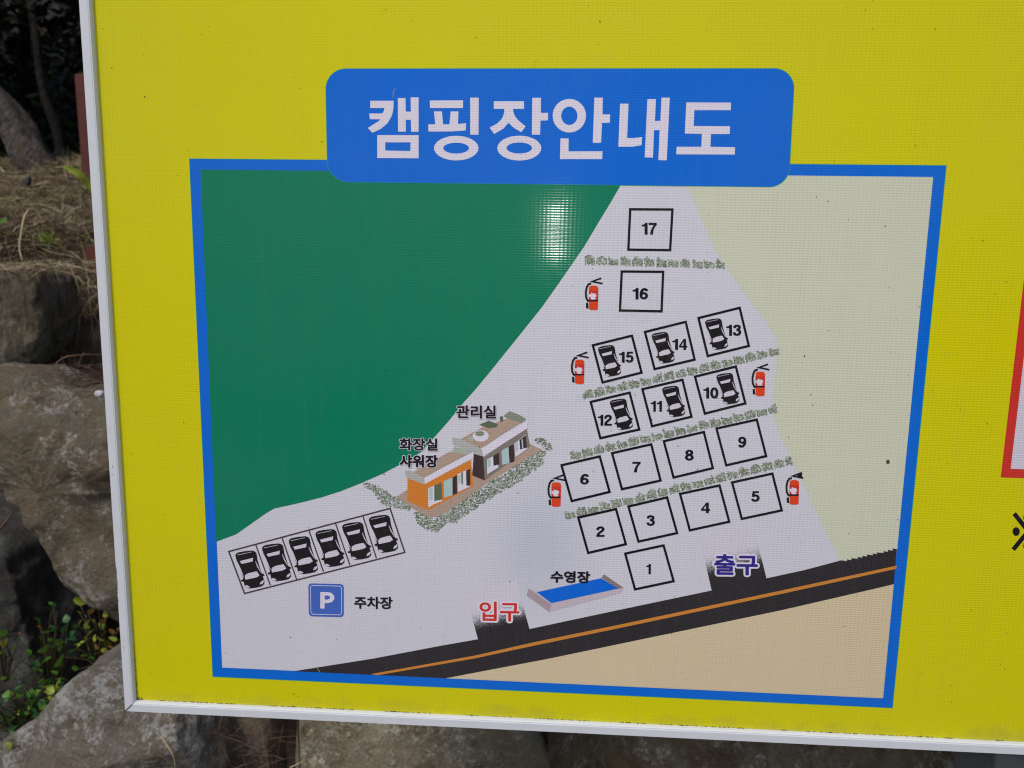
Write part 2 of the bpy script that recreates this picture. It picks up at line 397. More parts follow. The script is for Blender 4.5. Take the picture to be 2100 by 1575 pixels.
poly('exit_track', [(1459.5, 1211.5), (1440, 1125), (1434, 1100), (1545, 1078), (1552, 1105.7), (1572, 1186.5)], F2, 2.2)

# --- title panel and its six syllables
def rrect(tl, tr, br, bl, rr, k=10):
    P4 = [Vector(p) for p in (tl, tr, br, bl)]; out = []
    for i in range(4):
        p, a, b = P4[i], P4[i - 1], P4[(i + 1) % 4]; r = rr[i] if isinstance(rr, (list, tuple)) else rr
        u = p + (a - p).normalized() * r; v = p + (b - p).normalized() * r
        for j in range(k + 1):
            s = j / k; ang = s * math.pi / 2
            o = u + v - p       # corner centre
            out.append(tuple(o + (p - v) * math.sin(ang) * 1.0 + (p - u) * math.cos(ang) - (o - o)) if False else tuple(o + (v - o) * math.sin(ang) + (u - o) * math.cos(ang)))
    return out
tp = rrect((668, 141.5), (1629.5, 141), (1616.5, 383), (672.5, 372.6), [42, 42, 40, 42])
te = rrect((666.6, 140.2), (1631, 139.7), (1617.8, 384.3), (671.2, 373.8), [43, 43, 41, 43])
multi('title_panel', [(te, TEAL, 4.6), (tp, BLU, 5.2)])
LM = PWHT
def syl(parts): multi('title_letter', [(p[0], LM, 6.0 + .1 * i, p[1] if len(p) > 1 else ()) for i, p in enumerate(parts)])
syl([(T1((482, 350), (675, 350), (673, 420), (660, 475), (625, 535), (570, 582), (500, 615), (462, 575), (510, 545), (552, 518), (564, 503), (478, 503), (474, 455), (582, 455), (595, 432), (600, 410), (482, 410)),),
     (T1((710, 328), (773, 328), (776, 440), (818, 440), (816, 322), (882, 322), (882, 606), (820, 606), (818, 508), (776, 508), (776, 605), (712, 605)),),
     (T1((540, 634), (882, 634), (882, 826), (540, 824)), [T1((606, 694), (816, 694), (814, 766), (606, 762))])])
syl([(T1((975, 348), (1251, 346), (1249, 410), (977, 410)),),
     (T1((1010, 438), (1075, 438), (1085, 545), (1138, 545), (1148, 438), (1212, 438), (1208, 542), (1275, 536), (1272, 596), (1150, 604), (963, 604), (963, 545), (1020, 545)),),
     (T1((1310, 324), (1380, 324), (1378, 630), (1310, 630)),),
     (T1(*arc(1194, 742, 184, 102)), [T1(*arc(1193, 742, 107, 45))])])
syl([(T1((1505, 354), (1755, 354), (1755, 417), (1664, 417), (1667, 445), (1680, 478), (1705, 510), (1768, 562), (1732, 610), (1672, 575), (1627, 532), (1585, 580), (1508, 625), (1470, 572), (1530, 540), (1572, 500), (1590, 455), (1592, 417), (1505, 417)),),
     (T1((1824, 325), (1895, 325), (1895, 450), (1955, 450), (1953, 512), (1892, 514), (1888, 630), (1820, 630)),),
     (T1(*arc(1716, 742, 182, 103)), [T1(*arc(1716, 741, 106, 46))])])
syl([(T2(*arc(185, 456, 133, 134)), [T2(*arc(185, 457, 65, 73))]),
     (T2((385, 312), (452, 312), (449, 446), (510, 446), (508, 512), (446, 514), (438, 672), (372, 672)),),
     (T2((115, 636), (180, 638), (178, 740), (450, 740), (447, 802), (110, 802)),)])
syl([(T2((590, 360), (657, 360), (646, 635), (700, 634), (765, 627), (762, 690), (690, 703), (576, 703)),),
     (T2((808, 324), (875, 324), (868, 498), (911, 497), (920, 312), (986, 312), (962, 812), (895, 810), (905, 570), (860, 572), (852, 790), (786, 788)),)])
syl([(T2((1118, 350), (1475, 352), (1472, 412), (1182, 412), (1177, 538), (1467, 540), (1464, 602), (1315, 602), (1310, 704), (1507, 707), (1504, 766), (1038, 764), (1041, 704), (1238, 704), (1242, 601), (1106, 598)),)])

# --- numbered pitches
PIT = {17: K1((598, 206), (962, 208), (942, 558), (582, 554)), 16: K1((525, 742), (882, 745), (868, 1085), (510, 1078)),
 15: K2((318, 370), (655, 287), (738, 605), (402, 690)), 14: K2((767, 255), (1118, 168), (1195, 493), (850, 575)), 13: K2((1228, 135), (1583, 47), (1662, 375), (1308, 462)),
 12: K2((300, 858), (635, 778), (718, 1095), (383, 1170)), 11: K2((745, 748), (1090, 667), (1168, 985), (828, 1067)), 10: K2((1198, 640), (1550, 553), (1632, 870), (1283, 958)),
 9: K3((1385, 220), (1695, 152), (1767, 433), (1460, 503)), 8: K3((980, 318), (1288, 247), (1357, 525), (1055, 597)), 7: K3((582, 410), (883, 342), (955, 620), (658, 687)), 6: K3((193, 503), (487, 435), (563, 708), (272, 778)),
 2: K3((322, 905), (612, 840), (688, 1110), (398, 1177)), 3: K3((708, 820), (1005, 750), (1082, 1024), (785, 1090)), 4: K3((1105, 723), (1408, 658), (1483, 937), (1180, 1003)), 5: K3((1505, 635), (1815, 567), (1887, 850), (1580, 915)),
 1: K4((864, 215), (1170, 150), (1250, 435), (942, 500))}
NUM = {17: (K1((762, 373)), 31, 24), 16: (K1((685, 933)), 32, 23.5), 15: (K2((607, 472)), 30, 22.5), 14: (K2((1067, 362)), 31, 22.5), 13: (K2((1532, 240)), 31, 23),
 12: (K2((422, 1015)), 29, 22.5), 11: (K2((865, 895)), 23, 22), 10: (K2((1335, 780)), 31, 23), 9: (K3((1583, 325)), 17, 22.5), 8: (K3((1176, 425)), 18.5, 22.5), 7: (K3((770, 517)), 17, 21.5),
 6: (K3((370, 610)), 18, 22), 5: (K3((1685, 743)), 17.5, 22), 4: (K3((1302, 830)), 18.5, 21.5), 3: (K3((880, 928)), 17, 22), 2: (K3((493, 1013)), 17, 21.5), 1: (K4((1050, 338)), 9.5, 21)}
for k in sorted(PIT):
    o, h = stroke(PIT[k], 4.9, True)
    p = multi('pitch_outline', [(o, BLK, 4.0, h)]); p['label'] = 'black square outline of pitch %d' % k
    (cx, cy), wd, ht = NUM[k]
    q = number('pitch_number', str(k), cx, cy, wd, ht, BLK, 5.5)
    q['label'] = 'bold black number %d' % k

# --- car symbols (body black, glass and lamps left white)
CB = [(1612, 262), (1607, 238), (1618, 220), (1640, 208), (1700, 196), (1780, 188), (1808, 192), (1830, 208), (1838, 232), (1846, 290), (1870, 370), (1890, 432), (1918, 445), (1921, 458), (1902, 466), (1912, 490), (1921, 520), (1920, 548), (1890, 574), (1830, 588), (1760, 596), (1728, 590), (1708, 568), (1696, 522), (1672, 522), (1668, 508), (1694, 494), (1678, 440), (1650, 350), (1626, 305)]
CG = [[(1655, 303), (1800, 266), (1795, 306), (1676, 332)], [(1628, 234), (1780, 203), (1781, 207), (1629, 239)],
      [(1713, 452), (1750, 432), (1800, 420), (1838, 412), (1856, 436), (1869, 458), (1835, 478), (1780, 490), (1716, 502), (1711, 478)],
      [(1642, 345), (1651, 350), (1672, 400), (1700, 470), (1697, 478), (1668, 410)], [(1822, 302), (1829, 306), (1850, 350), (1886, 425), (1880, 425), (1842, 360)],
      [(1714, 562), (1738, 564), (1768, 582), (1742, 591), (1722, 584)], [(1871, 556), (1880, 528), (1912, 504), (1917, 522), (1902, 545)]]
def car(tx, ty, kx, ky, label, glass):
    f = lambda pts: [(tx + (x - 1608) / 5.25 * kx, ty + (y - 188) / 5.25 * ky) for x, y in pts]
    o = multi('car_symbol', [(f(CB), CARB, 4.6)] + [(f(g), glass, 5.0 + .05 * i) for i, g in enumerate(CG)]); o['label'] = label
for i in range(6):
    x, y = K6((1608 - 287.4 * (5 - i), 188 + 76.8 * (5 - i)))
    car(x, y, 1, 1, 'black car symbol in parking bay %d of six' % (i + 1), WHT)
for k, (x, y) in {15: (363, 368), 14: (825, 255), 13: (1285, 138), 12: (465, 829), 11: (915, 718), 10: (1382, 608)}.items():
    x, y = K2((x, y)); car(x, y, .79, .83, 'black car symbol on pitch %d' % k, WHT)
lot = K6((100, 583), (1837, 118), (1995, 592), (270, 1035)); o, h = stroke(lot, 3.0, True)
its = [(o, BRN, 4.0, h)]
for i, (a, b) in enumerate((((390, 508), (548, 948)), ((675, 440), (830, 882)), ((962, 352), (1120, 800)), ((1250, 282), (1405, 730)), ((1545, 202), (1690, 655)))):
    its.append((stroke(K6(a, b), 2.6)[0], BRN, 3.7 + .05 * i))
multi('parking_bay_lines', its)

# --- parking sign, place names
P = K6
multi('parking_symbol', [(rrect(*P((957, 925), (1338, 933), (1338, 1290), (962, 1280)), 7), PBLU, 4.0),
      (lambda o_h: (o_h[0], PWHT, 4.6, o_h[1]))(stroke(rrect(*P((980, 948), (1314, 956), (1314, 1266), (986, 1257)), 4.5, 5), 1.1, True)),
      (P((1087, 1018), (1165, 1020), (1210, 1030), (1236, 1060), (1236, 1095), (1215, 1125), (1170, 1138), (1132, 1138), (1131, 1198), (1085, 1196)), PWHT, 4.7, [P((1133, 1056), (1165, 1057), (1190, 1068), (1190, 1090), (1165, 1100), (1132, 1100))])])
def box3(Kc, x0, y0, x1, y1, dy=0): return [Kc((x0, y0)), Kc((x1, y0 + dy)), Kc((x0, y1))]
def lab(o, s): o['label'] = s
lab(text('place_name', '주차장', box3(K6, 1450, 1066, 1865, 1200, 4), BLK, 6, .032), 'small black Korean word beside the blue P')
lab(text('place_name', '수영장', box3(K4, 267, 350, 585, 446, 6), BLK, 9, .036), 'small black Korean word above the pool')
lab(text('place_name', '관리실', box3(K5, 962, 152, 1365, 286, 3), CARB, 9, .036, (.08, WHT)), 'small black Korean word above the grey building')
lab(text('place_name', '화장실', box3(K5, 388, 484, 775, 610, 3), CARB, 9, .036, (.08, WHT)), 'upper black Korean word left of the buildings')
lab(text('place_name', '샤워장', box3(K5, 390, 652, 780, 782, 3), CARB, 9, .044, (.09, WHT)), 'lower black Korean word left of the buildings')
lab(text('place_name', '입구', box3(K7, 436, 436, 868, 648, 8), REDB, 9, .022, (.11, PWHT)), 'red Korean word with white outline at the entrance')
lab(text('place_name', '출구', box3(K4, 1573, 218, 1922, 386, 4), NAVY, 9, .030, (.11, PWHT)), 'navy Korean word with white outline at the exit')

# --- swimming pool
multi('pool_symbol', [(K7((960, 300), (1060, 330), (1500, 235), (1760, 180), (1780, 145), (1990, 290), (1960, 345), (1215, 540), (1190, 555), (945, 372)), PINKL, 4.0),
      (K7((968, 300), (1210, 470), (1190, 552), (945, 375)), PINK, 4.6), (K7((1778, 146), (1985, 290), (1928, 302), (1752, 182)), TAUP, 4.7),
      (K7((1055, 338), (1750, 188), (1930, 300), (1212, 456)), POOL, 5.2)])

# --- fire extinguisher symbols
EB = [(243, 880), (250, 868), (268, 863), (300, 863), (318, 872), (324, 885), (320, 1065), (305, 1074), (260, 1074), (243, 1064)]
EW = [(243, 938), (262, 938), (262, 922), (278, 932), (296, 932), (306, 945), (306, 960), (296, 962), (300, 984), (262, 984), (254, 962), (243, 960)]
for k, (x, y) in enumerate([(1217.4, 586), (1188.8, 737.9), (1559.3, 762.5), (1140.8, 989.5), (1629, 985.0)]):
    f = lambda pts: [(x + (a - 283) / 4.2, y + (b - 865) / 4.2) for a, b in pts]
    its = [(f(EB), EXT, 4.6), (f([(241, 905), (322, 905), (322, 985), (241, 985)]), REDB, 4.8), (f(EW), PWHT, 5.0), (f([(240, 985), (320, 985), (320, 1000), (240, 1000)]), CARB, 5.3),
           (f([(216, 1014), (236, 1010), (240, 1060), (218, 1058)]), CARB, 5.2), (f(stroke([(262, 846), (240, 850), (224, 875), (215, 920), (218, 965), (232, 994), (246, 996)], 17)[0]), CARB, 5.1),
           (f(stroke([(349, 799), (270, 828), (360, 846)], 15)[0]), BLK, 5.4)]
    if k == 4: its.append((f([(296, 815), (330, 800), (352, 800), (348, 818), (356, 845), (330, 842)]), BLK, 5.6))
    lab(multi('extinguisher_symbol', its), ['red fire extinguisher symbol by pitch 16', 'red fire extinguisher symbol by pitch 15', 'red fire extinguisher symbol by pitch 10', 'red fire extinguisher symbol by pitch 6', 'red fire extinguisher symbol by pitch 5'][k])

# --- hedge rows and bushes: coarse printed pixels
def cells(name, test, x0, x1, y0, y1, s, layer, label, seed=0):
    vs, fs, mi = [], [], []; rnd = random.Random(seed)
    y = y0
    while y < y1:
        x = x0
        while x < x1:
            r = test(x + s / 2, y + s / 2, rnd)
            if r is not None:
                o = len(vs); e = s * .5 + .02
                for dx, dy in ((-e, -e), (e, -e), (e, e), (-e, e)): vs.append(Q(x + s / 2 + dx, y + s / 2 + dy, layer))
                fs.append((o, o + 3, o + 2, o + 1)); mi.append(r)
            x += s
        y += s
    o = mesh_obj(name, vs, fs, CELL, sign, mi); o['kind'] = 'stuff'; o['label'] = label
    return o
def hedge(a, b, wd, label, seed):
    a, b = Vector(a), Vector(b); d = (b - a); L = d.length; d.normalize(); nn = Vector((-d.y, d.x))
    if nn.y < 0: nn = -nn
    def test(x, y, rnd):
        p = Vector((x, y)) - a; u = p.dot(d); v = p.dot(nn)
        if u < 0 or u > L: return None
        tw = 24.5; ti = int(u / tw); cyc = u / tw - ti; ci = int(cyc * 9)
        hh = noise.cell(Vector((ti * 1.37 + .5, ci + .5, seed + .5))); pk = 1 - abs(cyc - (.25 + .5 * noise.cell(Vector((ti + .5, 7.5, seed + .5))))) * 1.7
        top = -wd * (.02 + .52 * max(.25, .40 * abs(hh) + .60 * pk)); bot = wd * (.44 + .06 * hh)
        if cyc > .87 or v < top or v > bot: return None
        q = noise.noise(Vector((x * .30, y * .30, seed)))
        if q < -.42: return None
        return 0 if rnd.random() < .15 else (2 if q + rnd.gauss(0, .14) > .10 else 1)
    cells('hedge_symbol', test, min(a.x, b.x) - 2, max(a.x, b.x) + 2, min(a.y, b.y) - wd, max(a.y, b.y) + wd, 2.3, 3.3, label, seed)
hedge(K1((205, 640)), K1((1412, 680)), 21, 'grey green hedge row between pitches 17 and 16', 1)
hedge(K2((228, 800)), K2((1935, 408)), 21, 'grey green hedge row between pitches 15 and 12', 2)
hedge(K3((262, 430)), K3((1848, 62)), 21, 'grey green hedge row between pitches 12 and 6', 3)
hedge(K3((218, 890)), K3((1962, 462)), 21, 'grey green hedge row between pitches 6 and 2', 4)
def band(paths, seed, gap=.12):
    def dist(p, a, b):
        ab = b - a; tt = max(0, min(1, (p - a).dot(ab) / ab.length_squared)); return (p - a - ab * tt).length, tt
    segs = []
    for pts in paths:
        for (x, y, r), (x2, y2, r2) in zip(pts, pts[1:]): segs.append((Vector(K5((x, y))), Vector(K5((x2, y2))), r / 4.922, r2 / 4.922))
    def test(x, y, rnd):
        p = Vector((x, y)); ok = False
        for a, b, r, r2 in segs:
            dd, tt = dist(p, a, b)
            if dd < (r + (r2 - r) * tt) * (1 + .35 * noise.noise(Vector((x * .15, y * .15, seed)))): ok = True; break
        if not ok: return None
        q = noise.noise(Vector((x * .17, y * .3, seed + 5)))
        if q < -.22 or rnd.random() < gap: return None
        return 0 if rnd.random() < .26 else (2 if rnd.random() < .42 else 1)
    return test
def bushes(paths, seed, label, s=2.0, layer=4.0, gap=.1):
    xs = [K5((p[0], p[1]))[0] for q in paths for p in q]; ys = [K5((p[0], p[1]))[1] for q in paths for p in q]
    cells('bush_symbol', band(paths, seed, gap), min(xs) - 25, max(xs) + 25, min(ys) - 25, max(ys) + 25, s, layer, label, seed)
bushes([[(50, 960, 28), (150, 990, 30), (190, 1060, 50), (290, 1120, 60), (400, 1150, 50), (480, 1190, 25)], [(200, 1010, 20), (280, 1045, 14)],
        [(590, 1230, 45), (610, 1290, 55), (660, 1345, 60), (760, 1365, 60), (830, 1310, 55)]], 11, 'green bushes printed left of the orange building')
bushes([[(930, 1270, 70), (1010, 1200, 75), (1130, 1120, 75), (1250, 1050, 70), (1380, 960, 75), (1500, 900, 70), (1600, 830, 75), (1700, 740, 75), (1780, 700, 70), (1830, 640, 35)]], 12, 'green bushes printed below the two buildings')
bushes([[(1780, 510, 25), (1830, 520, 35), (1880, 565, 38), (1910, 590, 20)]], 13, 'green bush printed right of the grey building')
# --- printed buildings
W = K5
multi('orange_building_symbol', [(W((355, 1080), (470, 1005), (1150, 800), (1690, 530), (1760, 570), (1830, 600), (1300, 920), (850, 1240), (790, 1275), (690, 1282), (600, 1240), (520, 1190)), DECK, 4.4),
    (W((470, 890), (645, 945), (680, 1212), (470, 1120)), BLOR, 5.0), (W((645, 945), (1110, 705), (1135, 965), (680, 1212)), BLOR, 5.05),
    (W((530, 830), (620, 770), (900, 620), (1060, 655), (840, 770), (640, 885)), DECK, 5.1), (W((640, 885), (1135, 625), (1140, 680), (645, 948)), PWHT, 5.2),
    (W((445, 820), (480, 805), (640, 885), (645, 948), (630, 948), (475, 890), (450, 860)), PGRY, 5.25), (W((945, 565), (1125, 622), (1062, 655), (920, 618)), CELL[2], 5.3),
    (W((680, 990), (740, 965), (742, 1150), (680, 1185)), PWHT, 5.4), (W((740, 965), (815, 930), (820, 1105), (742, 1120)), CELL[0], 5.41), (W((690, 990), (725, 975), (725, 1110), (690, 1110)), GLAS, 5.5), (W((742, 1120), (820, 1105), (820, 1120), (742, 1150)), PWHT, 5.42),
    (W((835, 920), (925, 882), (925, 1060), (840, 1085)), GLAS, 5.43), (W((925, 882), (970, 858), (972, 1045), (925, 1060)), BDRK, 5.44),
    (W((975, 850), (1050, 815), (1105, 790), (1105, 970), (980, 1030)), PWHT, 5.45), (W((1012, 835), (1032, 825), (1032, 950), (1014, 950)), BGRY, 5.55), (W((1062, 812), (1105, 790), (1105, 965), (1066, 965)), BDRK, 5.56), (W((980, 860), (1008, 846), (1008, 940), (982, 940)), GLAS, 5.57)])
multi('grey_building_symbol', [(W((1140, 640), (1235, 672), (1252, 912), (1125, 862)), BDRK, 5.7), (W((1235, 680), (1675, 385), (1705, 560), (1690, 590), (1252, 912)), BGRY, 5.75),
    (W((1010, 492), (1215, 380), (1480, 285), (1612, 330), (1400, 460), (1215, 590), (1100, 555)), DECK, 5.8), (W((1215, 588), (1680, 320), (1682, 385), (1235, 668)), PWHT, 5.9),
    (W((920, 475), (1000, 490), (1215, 588), (1230, 668), (1140, 625), (930, 545)), PGRY, 5.95), (W((1440, 260), (1500, 212), (1600, 250), (1668, 292), (1620, 332), (1490, 290)), CELL[1], 6.0),
    (W((1195, 350), (1290, 308), (1385, 345), (1370, 375), (1290, 385)), CELL[0], 6.05), (W((1400, 270), (1432, 262), (1440, 315), (1408, 322)), CELL[0], 6.07), (W(*arc(1210, 462, 82, 58, n=14)), PWHT, 6.1), (W(*arc(1200, 440, 50, 28, n=9)), CELL[1], 6.2), (W(*arc(1110, 490, 34, 26, n=7)), CELL[2], 6.15),
    (W((1275, 700), (1380, 645), (1388, 780), (1275, 850)), PWHT, 6.3), (W((1335, 665), (1395, 630), (1400, 750), (1340, 765)), BDRK, 6.35), (W((1280, 705), (1310, 690), (1312, 770), (1282, 780)), GLAS, 6.4),
    (W((1420, 612), (1490, 572), (1500, 735), (1428, 755)), GLAS, 6.42), (W((1490, 572), (1542, 545), (1552, 720), (1500, 735)), BDRK, 6.44),
    (W((1550, 540), (1665, 450), (1682, 590), (1560, 678)), PWHT, 6.46), (W((1600, 505), (1665, 455), (1680, 580), (1608, 600)), BDRK, 6.5), (W((1555, 545), (1585, 520), (1590, 610), (1560, 625)), GLAS, 6.52), (W((1622, 500), (1635, 490), (1640, 590), (1628, 592)), GLAS, 6.54)])

# --- second panel at the right edge and the reference mark
rb = [(2052, 979), (2400, 986), (2475, 60), (2168, 0)]
def SP(x, z, l): return Vector((x, -l * LAY, z)) - ROOT
a = B(2052, 979, 0); b = B(2072.5, 961.3, 0); tz = 1.90; rx = .76
vs = [SP(a.x, a.z, 2), SP(rx, a.z, 2), SP(rx, tz, 2), SP(a.x, tz, 2)]; th = b.x - a.x
mesh_obj('notice_border', vs + [SP(b.x, b.z, 2), SP(rx - th, b.z, 2), SP(rx - th, tz - th, 2), SP(b.x, tz - th, 2)], [(0, 1, 5, 4), (1, 2, 6, 5), (2, 3, 7, 6), (3, 0, 4, 7)], REDB, sign)
mesh_obj('notice_ground', [SP(b.x, b.z, 1), SP(rx - th, b.z, 1), SP(rx - th, tz - th, 1), SP(b.x, tz - th, 1)], [(0, 1, 2, 3)], WHT, sign)
cx, cy = 2107, 1090
multi('reference_mark', [(stroke([(cx - 27, cy - 37), (cx + 31, cy + 37)], 9)[0], BLK, 3), (stroke([(cx + 31, cy - 37), (cx - 29, cy + 37)], 9)[0], BLK, 3.3)] +
      [(arc(cx + dx, cy + dy, 7.5, 9, n=14), BLK, 3.6) for dx, dy in ((-23, 0), (23, 0), (-1, -29), (-1, 29))])

# --- dirt specks, a fly spot, scratches
gv, gf = [], []; rs = random.Random(3)
for i in range(420):
    x = rs.uniform(X0 + FW + .004, .45); z = rs.uniform(Z0 + FW + .002, 1.74)
    if noise.noise(Vector((x * 9, z * 9, 1))) < -.25: continue
    r = .00022 + abs(rs.gauss(0, .00024)); a0 = rs.random() * 6; st = rs.uniform(.4, 1)
    o = len(gv)
    for k in range(6):
        a = a0 + k * math.pi / 3; gv.append(Vector((x + math.cos(a) * r * rs.uniform(.6, 1.1) * st, -.00058, z + math.sin(a) * r * rs.uniform(.6, 1.1))) - ROOT)
    gf.append(tuple(range(o, o + 6)))
g = mesh_obj('dirt_speck', gv, fixn(gv, gf), SPK, sign); g['kind'] = 'stuff'
poly('fly_spot', arc(1821, 947, 3.6, 4.4, n=9), SPK, 9.5)
poly('scratch', stroke([(806, 200), (806.5, 188), (811, 181)], 1.0)[0], CELL[2], 9); poly('scratch', stroke([(650, 1370), (656, 1378)], 1.0)[0], CELL[2], 9)
multi('smudge', [(K7((-60, -20), (-52, -22), (-45, -17), (-52, -14)), CELL[2], 4.0)])
# frame scuffs
gv, gf = [], []
for i in range(60):
    px = 236.5 + rs.gauss(0, 1.2); py = rs.uniform(1160, 1235) if i < 46 else rs.choice((958, 970, 1313, 1328)) + rs.gauss(0, 2)
    if i >= 46 and py < 1000: px = 231
    elif i >= 46: px = 254
    p = B(px + (py - 1160) * .075 if 1150 < py < 1240 else px, py, -.00495) - ROOT; r = rs.uniform(.0002, .00045); o = len(gv)
    p.x = max(p.x, X0 + .0006 - ROOT.x)
    for k in range(5): a = k * 1.256; gv.append(Vector((p.x + math.cos(a) * r * .6, p.y, p.z + math.sin(a) * r * 1.6)))
    gf.append(tuple(range(o, o + 5)))
g = mesh_obj('paint_chip', gv, fixn(gv, gf), DGRIME, sign); g['kind'] = 'stuff'

# ================================================================== the place behind the sign
def rockmat(name, c1, c2, c3, c4, sc=1.0, streak=False, lich=.55):
    t = NT(name)
    big = t.noise(6 * sc, 6, .65, dist=.6); mid = t.noise(22 * sc, 8, .7, dist=.4); fine = t.noise(140 * sc, 6, .75)
    base = t.mix(t.ramp(big, [(.36, 0.0), (.62, 1.0)]), c1, c2)
    base = t.mix(t.ramp(mid, [(.46, 0.0), (.60, .8)]), base, c3)
    l1 = t.math('ADD', t.noise(48 * sc, 9, .85), t.math('MULTIPLY', t.math('SUBTRACT', t.noise(7 * sc, 3, .6), .5), .55))
    base = t.mix(t.ramp(l1, [(lich, 0.0), (lich + .10, .8)]), base, c4)
    if streak:
        s = t.noise(1.0, 5, .7, t.scaled(46 * sc, 46 * sc, 3.5 * sc)); base = t.mix(t.ramp(s, [(.44, .85), (.52, 0.0)]), base, tuple(c * .25 for c in c1))
    base = t.mix(t.ramp(fine, [(.35, .55), (.5, 0.0)]), base, tuple(c * .3 for c in c1))
    dk = t.noise(11 * sc, 5, .75, dist=.8); base = t.mix(t.ramp(dk, [(.30, .7), (.42, 0.0)]), base, tuple(c * .35 for c in c2))
    t.l(base, t.b.inputs['Base Color']); t.b.inputs['Roughness'].default_value = .85
    h = t.math('ADD', t.math('MULTIPLY', mid, 1.0), t.math('MULTIPLY', fine, .35)); h = t.math('ADD', h, t.math('MULTIPLY', l1, .3))
    t.l(t.bump(h, 1.0, .028 / sc), t.b.inputs['Normal']); return t.m
GRAY = rockmat('granite_pale', (.27, .235, .165), (.19, .13, .07), (.21, .19, .145), (.66, .65, .62), 1.2, lich=.53)
GRAY2 = rockmat('granite_grey', (.29, .27, .235), (.19, .145, .095), (.24, .205, .15), (.66, .66, .66), 1.4, lich=.52)
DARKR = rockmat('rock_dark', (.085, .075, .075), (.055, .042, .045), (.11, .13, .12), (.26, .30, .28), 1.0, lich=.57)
STRK = rockmat('rock_streaked', (.29, .25, .17), (.20, .155, .095), (.26, .25, .215), (.48, .45, .38), 1.0, streak=True, lich=.6)
BRWN = rockmat('rock_brown', (.36, .31, .215), (.20, .15, .085), (.36, .33, .26), (.80, .76, .64), 1.6, lich=.54)
DBRN = rockmat('rock_brown_dark', (.34, .27, .16), (.18, .125, .075), (.36, .32, .23), (.80, .78, .68), 1.6, lich=.55)
EARTH = rockmat('stony_earth', (.30, .235, .17), (.18, .125, .085), (.29, .26, .18), (.60, .52, .44), 2.0, lich=.56)
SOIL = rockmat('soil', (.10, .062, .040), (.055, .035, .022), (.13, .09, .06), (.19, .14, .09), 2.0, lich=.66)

def rock(name, label, cat, outline, y, T, mat, seed, box=.72, facets=5, amp=.02, nu=150, nv=84, back=1.0, group='boulders of the stone bank', yo=0.0):
    pts = [B(px, py, y - yo) for px, py in outline]
    c = Vector((sum(p.x for p in pts), 0, sum(p.z for p in pts))) / len(pts); c.y = y
    # polar outline sampled by ray casting against the polygon
    rad = []
    for i in range(nu):
        a = 2 * math.pi * i / nu; d = Vector((math.cos(a), math.sin(a))); best = 0
        for p, q in zip(pts, pts[1:] + pts[:1]):
            e = Vector((q.x - p.x, q.z - p.z)); w0 = Vector((p.x - c.x, p.z - c.z)); den = d.x * e.y - d.y * e.x
            if abs(den) < 1e-9: continue
            tt = (w0.x * e.y - w0.y * e.x) / den; uu = (w0.x * d.y - w0.y * d.x) / den
            if tt > 0 and -1e-6 <= uu <= 1 + 1e-6: best = max(best, tt)
        rad.append(best)
    for _ in range(2): rad = [(rad[i - 1] + 2 * rad[i] + rad[(i + 1) % nu]) / 4 for i in range(nu)]
    rnd = random.Random(seed); planes = []
    for k in range(facets):
        nrm = Vector((rnd.uniform(-.8, .8), -1, rnd.uniform(-.7, .8))).normalized(); planes.append((nrm, rnd.uniform(.62, .86) * T))
    vs, fs = [], []; off = Vector((seed * 3.1, seed * 1.7, 0)); mr = sum(rad) / nu
    for j in range(nv + 1):
        ph = math.pi * j / nv; sp = max(math.sin(ph), 0) ** box; cp = math.cos(ph); cp = math.copysign(abs(cp) ** .8, cp)
        for i in range(nu):
            a = 2 * math.pi * i / nu; r = rad[i] * sp
            p = Vector((math.cos(a) * r, -T * cp * (1 if cp > 0 else back), math.sin(a) * r))
            for nrm, dd in planes:
                k = nrm.dot(p) - dd
                if k > 0: p = p - nrm * k * .92 if sp < .97 else p
            q = (p + off) * 4.0; q9 = q * 9; q22 = q * 22
            e = noise.fractal(q, 1.0, 2.1, 5) * amp * 1.3 + abs(noise.noise(q * 2.3)) * amp * .9 + noise.noise(q9) * amp * .26 + abs(noise.noise(q22)) * amp * .16
            dirn = Vector((math.cos(a) * sp, -cp * 1.2, math.sin(a) * sp)).normalized()
            vs.append(p + dirn * (e - amp * .5))
    for j in range(nv):
        for i in range(nu):
            a0 = j * nu + i; a1 = j * nu + (i + 1) % nu; fs.append((a0, a1, a1 + nu, a0 + nu))
    o = mesh_obj(name, vs, fs, mat, None, smooth=True, loc=c)
    bm = bmesh.new(); bm.from_mesh(o.data); bmesh.ops.remove_doubles(bm, verts=bm.verts, dist=1e-5); bmesh.ops.recalc_face_normals(bm, faces=bm.faces); bm.to_mesh(o.data); bm.free()
    return tag(o, label, cat, group)

rock('boulder', 'blocky streaked grey boulder under the straw slope, topmost of the stone bank', 'boulder',
     [(-160, 545), (-60, 548), (40, 546), (118, 548), (138, 570), (142, 640), (134, 700), (112, 745), (60, 772), (-40, 775), (-160, 760)], .86, .075, STRK, 3, box=.20, facets=0, amp=.020)
rock('boulder', 'large pale granite boulder overhanging the dark hollow left of the sign', 'boulder',
     [(-190, 775), (-100, 765), (-20, 762), (70, 768), (130, 800), (200, 808), (300, 815), (420, 860), (480, 1000), (470, 1200), (400, 1340), (300, 1330), (240, 1296), (172, 1215), (114, 1108), (64, 1035), (0, 968), (-100, 925), (-190, 880)], .66, .14, GRAY, 8, yo=.058, box=.46, facets=0, amp=.026, nu=200, nv=100)
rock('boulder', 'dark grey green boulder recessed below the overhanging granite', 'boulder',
     [(-200, 1060), (-60, 1040), (30, 1035), (85, 1060), (125, 1130), (165, 1230), (190, 1330), (180, 1440), (60, 1500), (-100, 1500), (-220, 1400)], .84, .20, DARKR, 12, box=.55, facets=5, amp=.028)
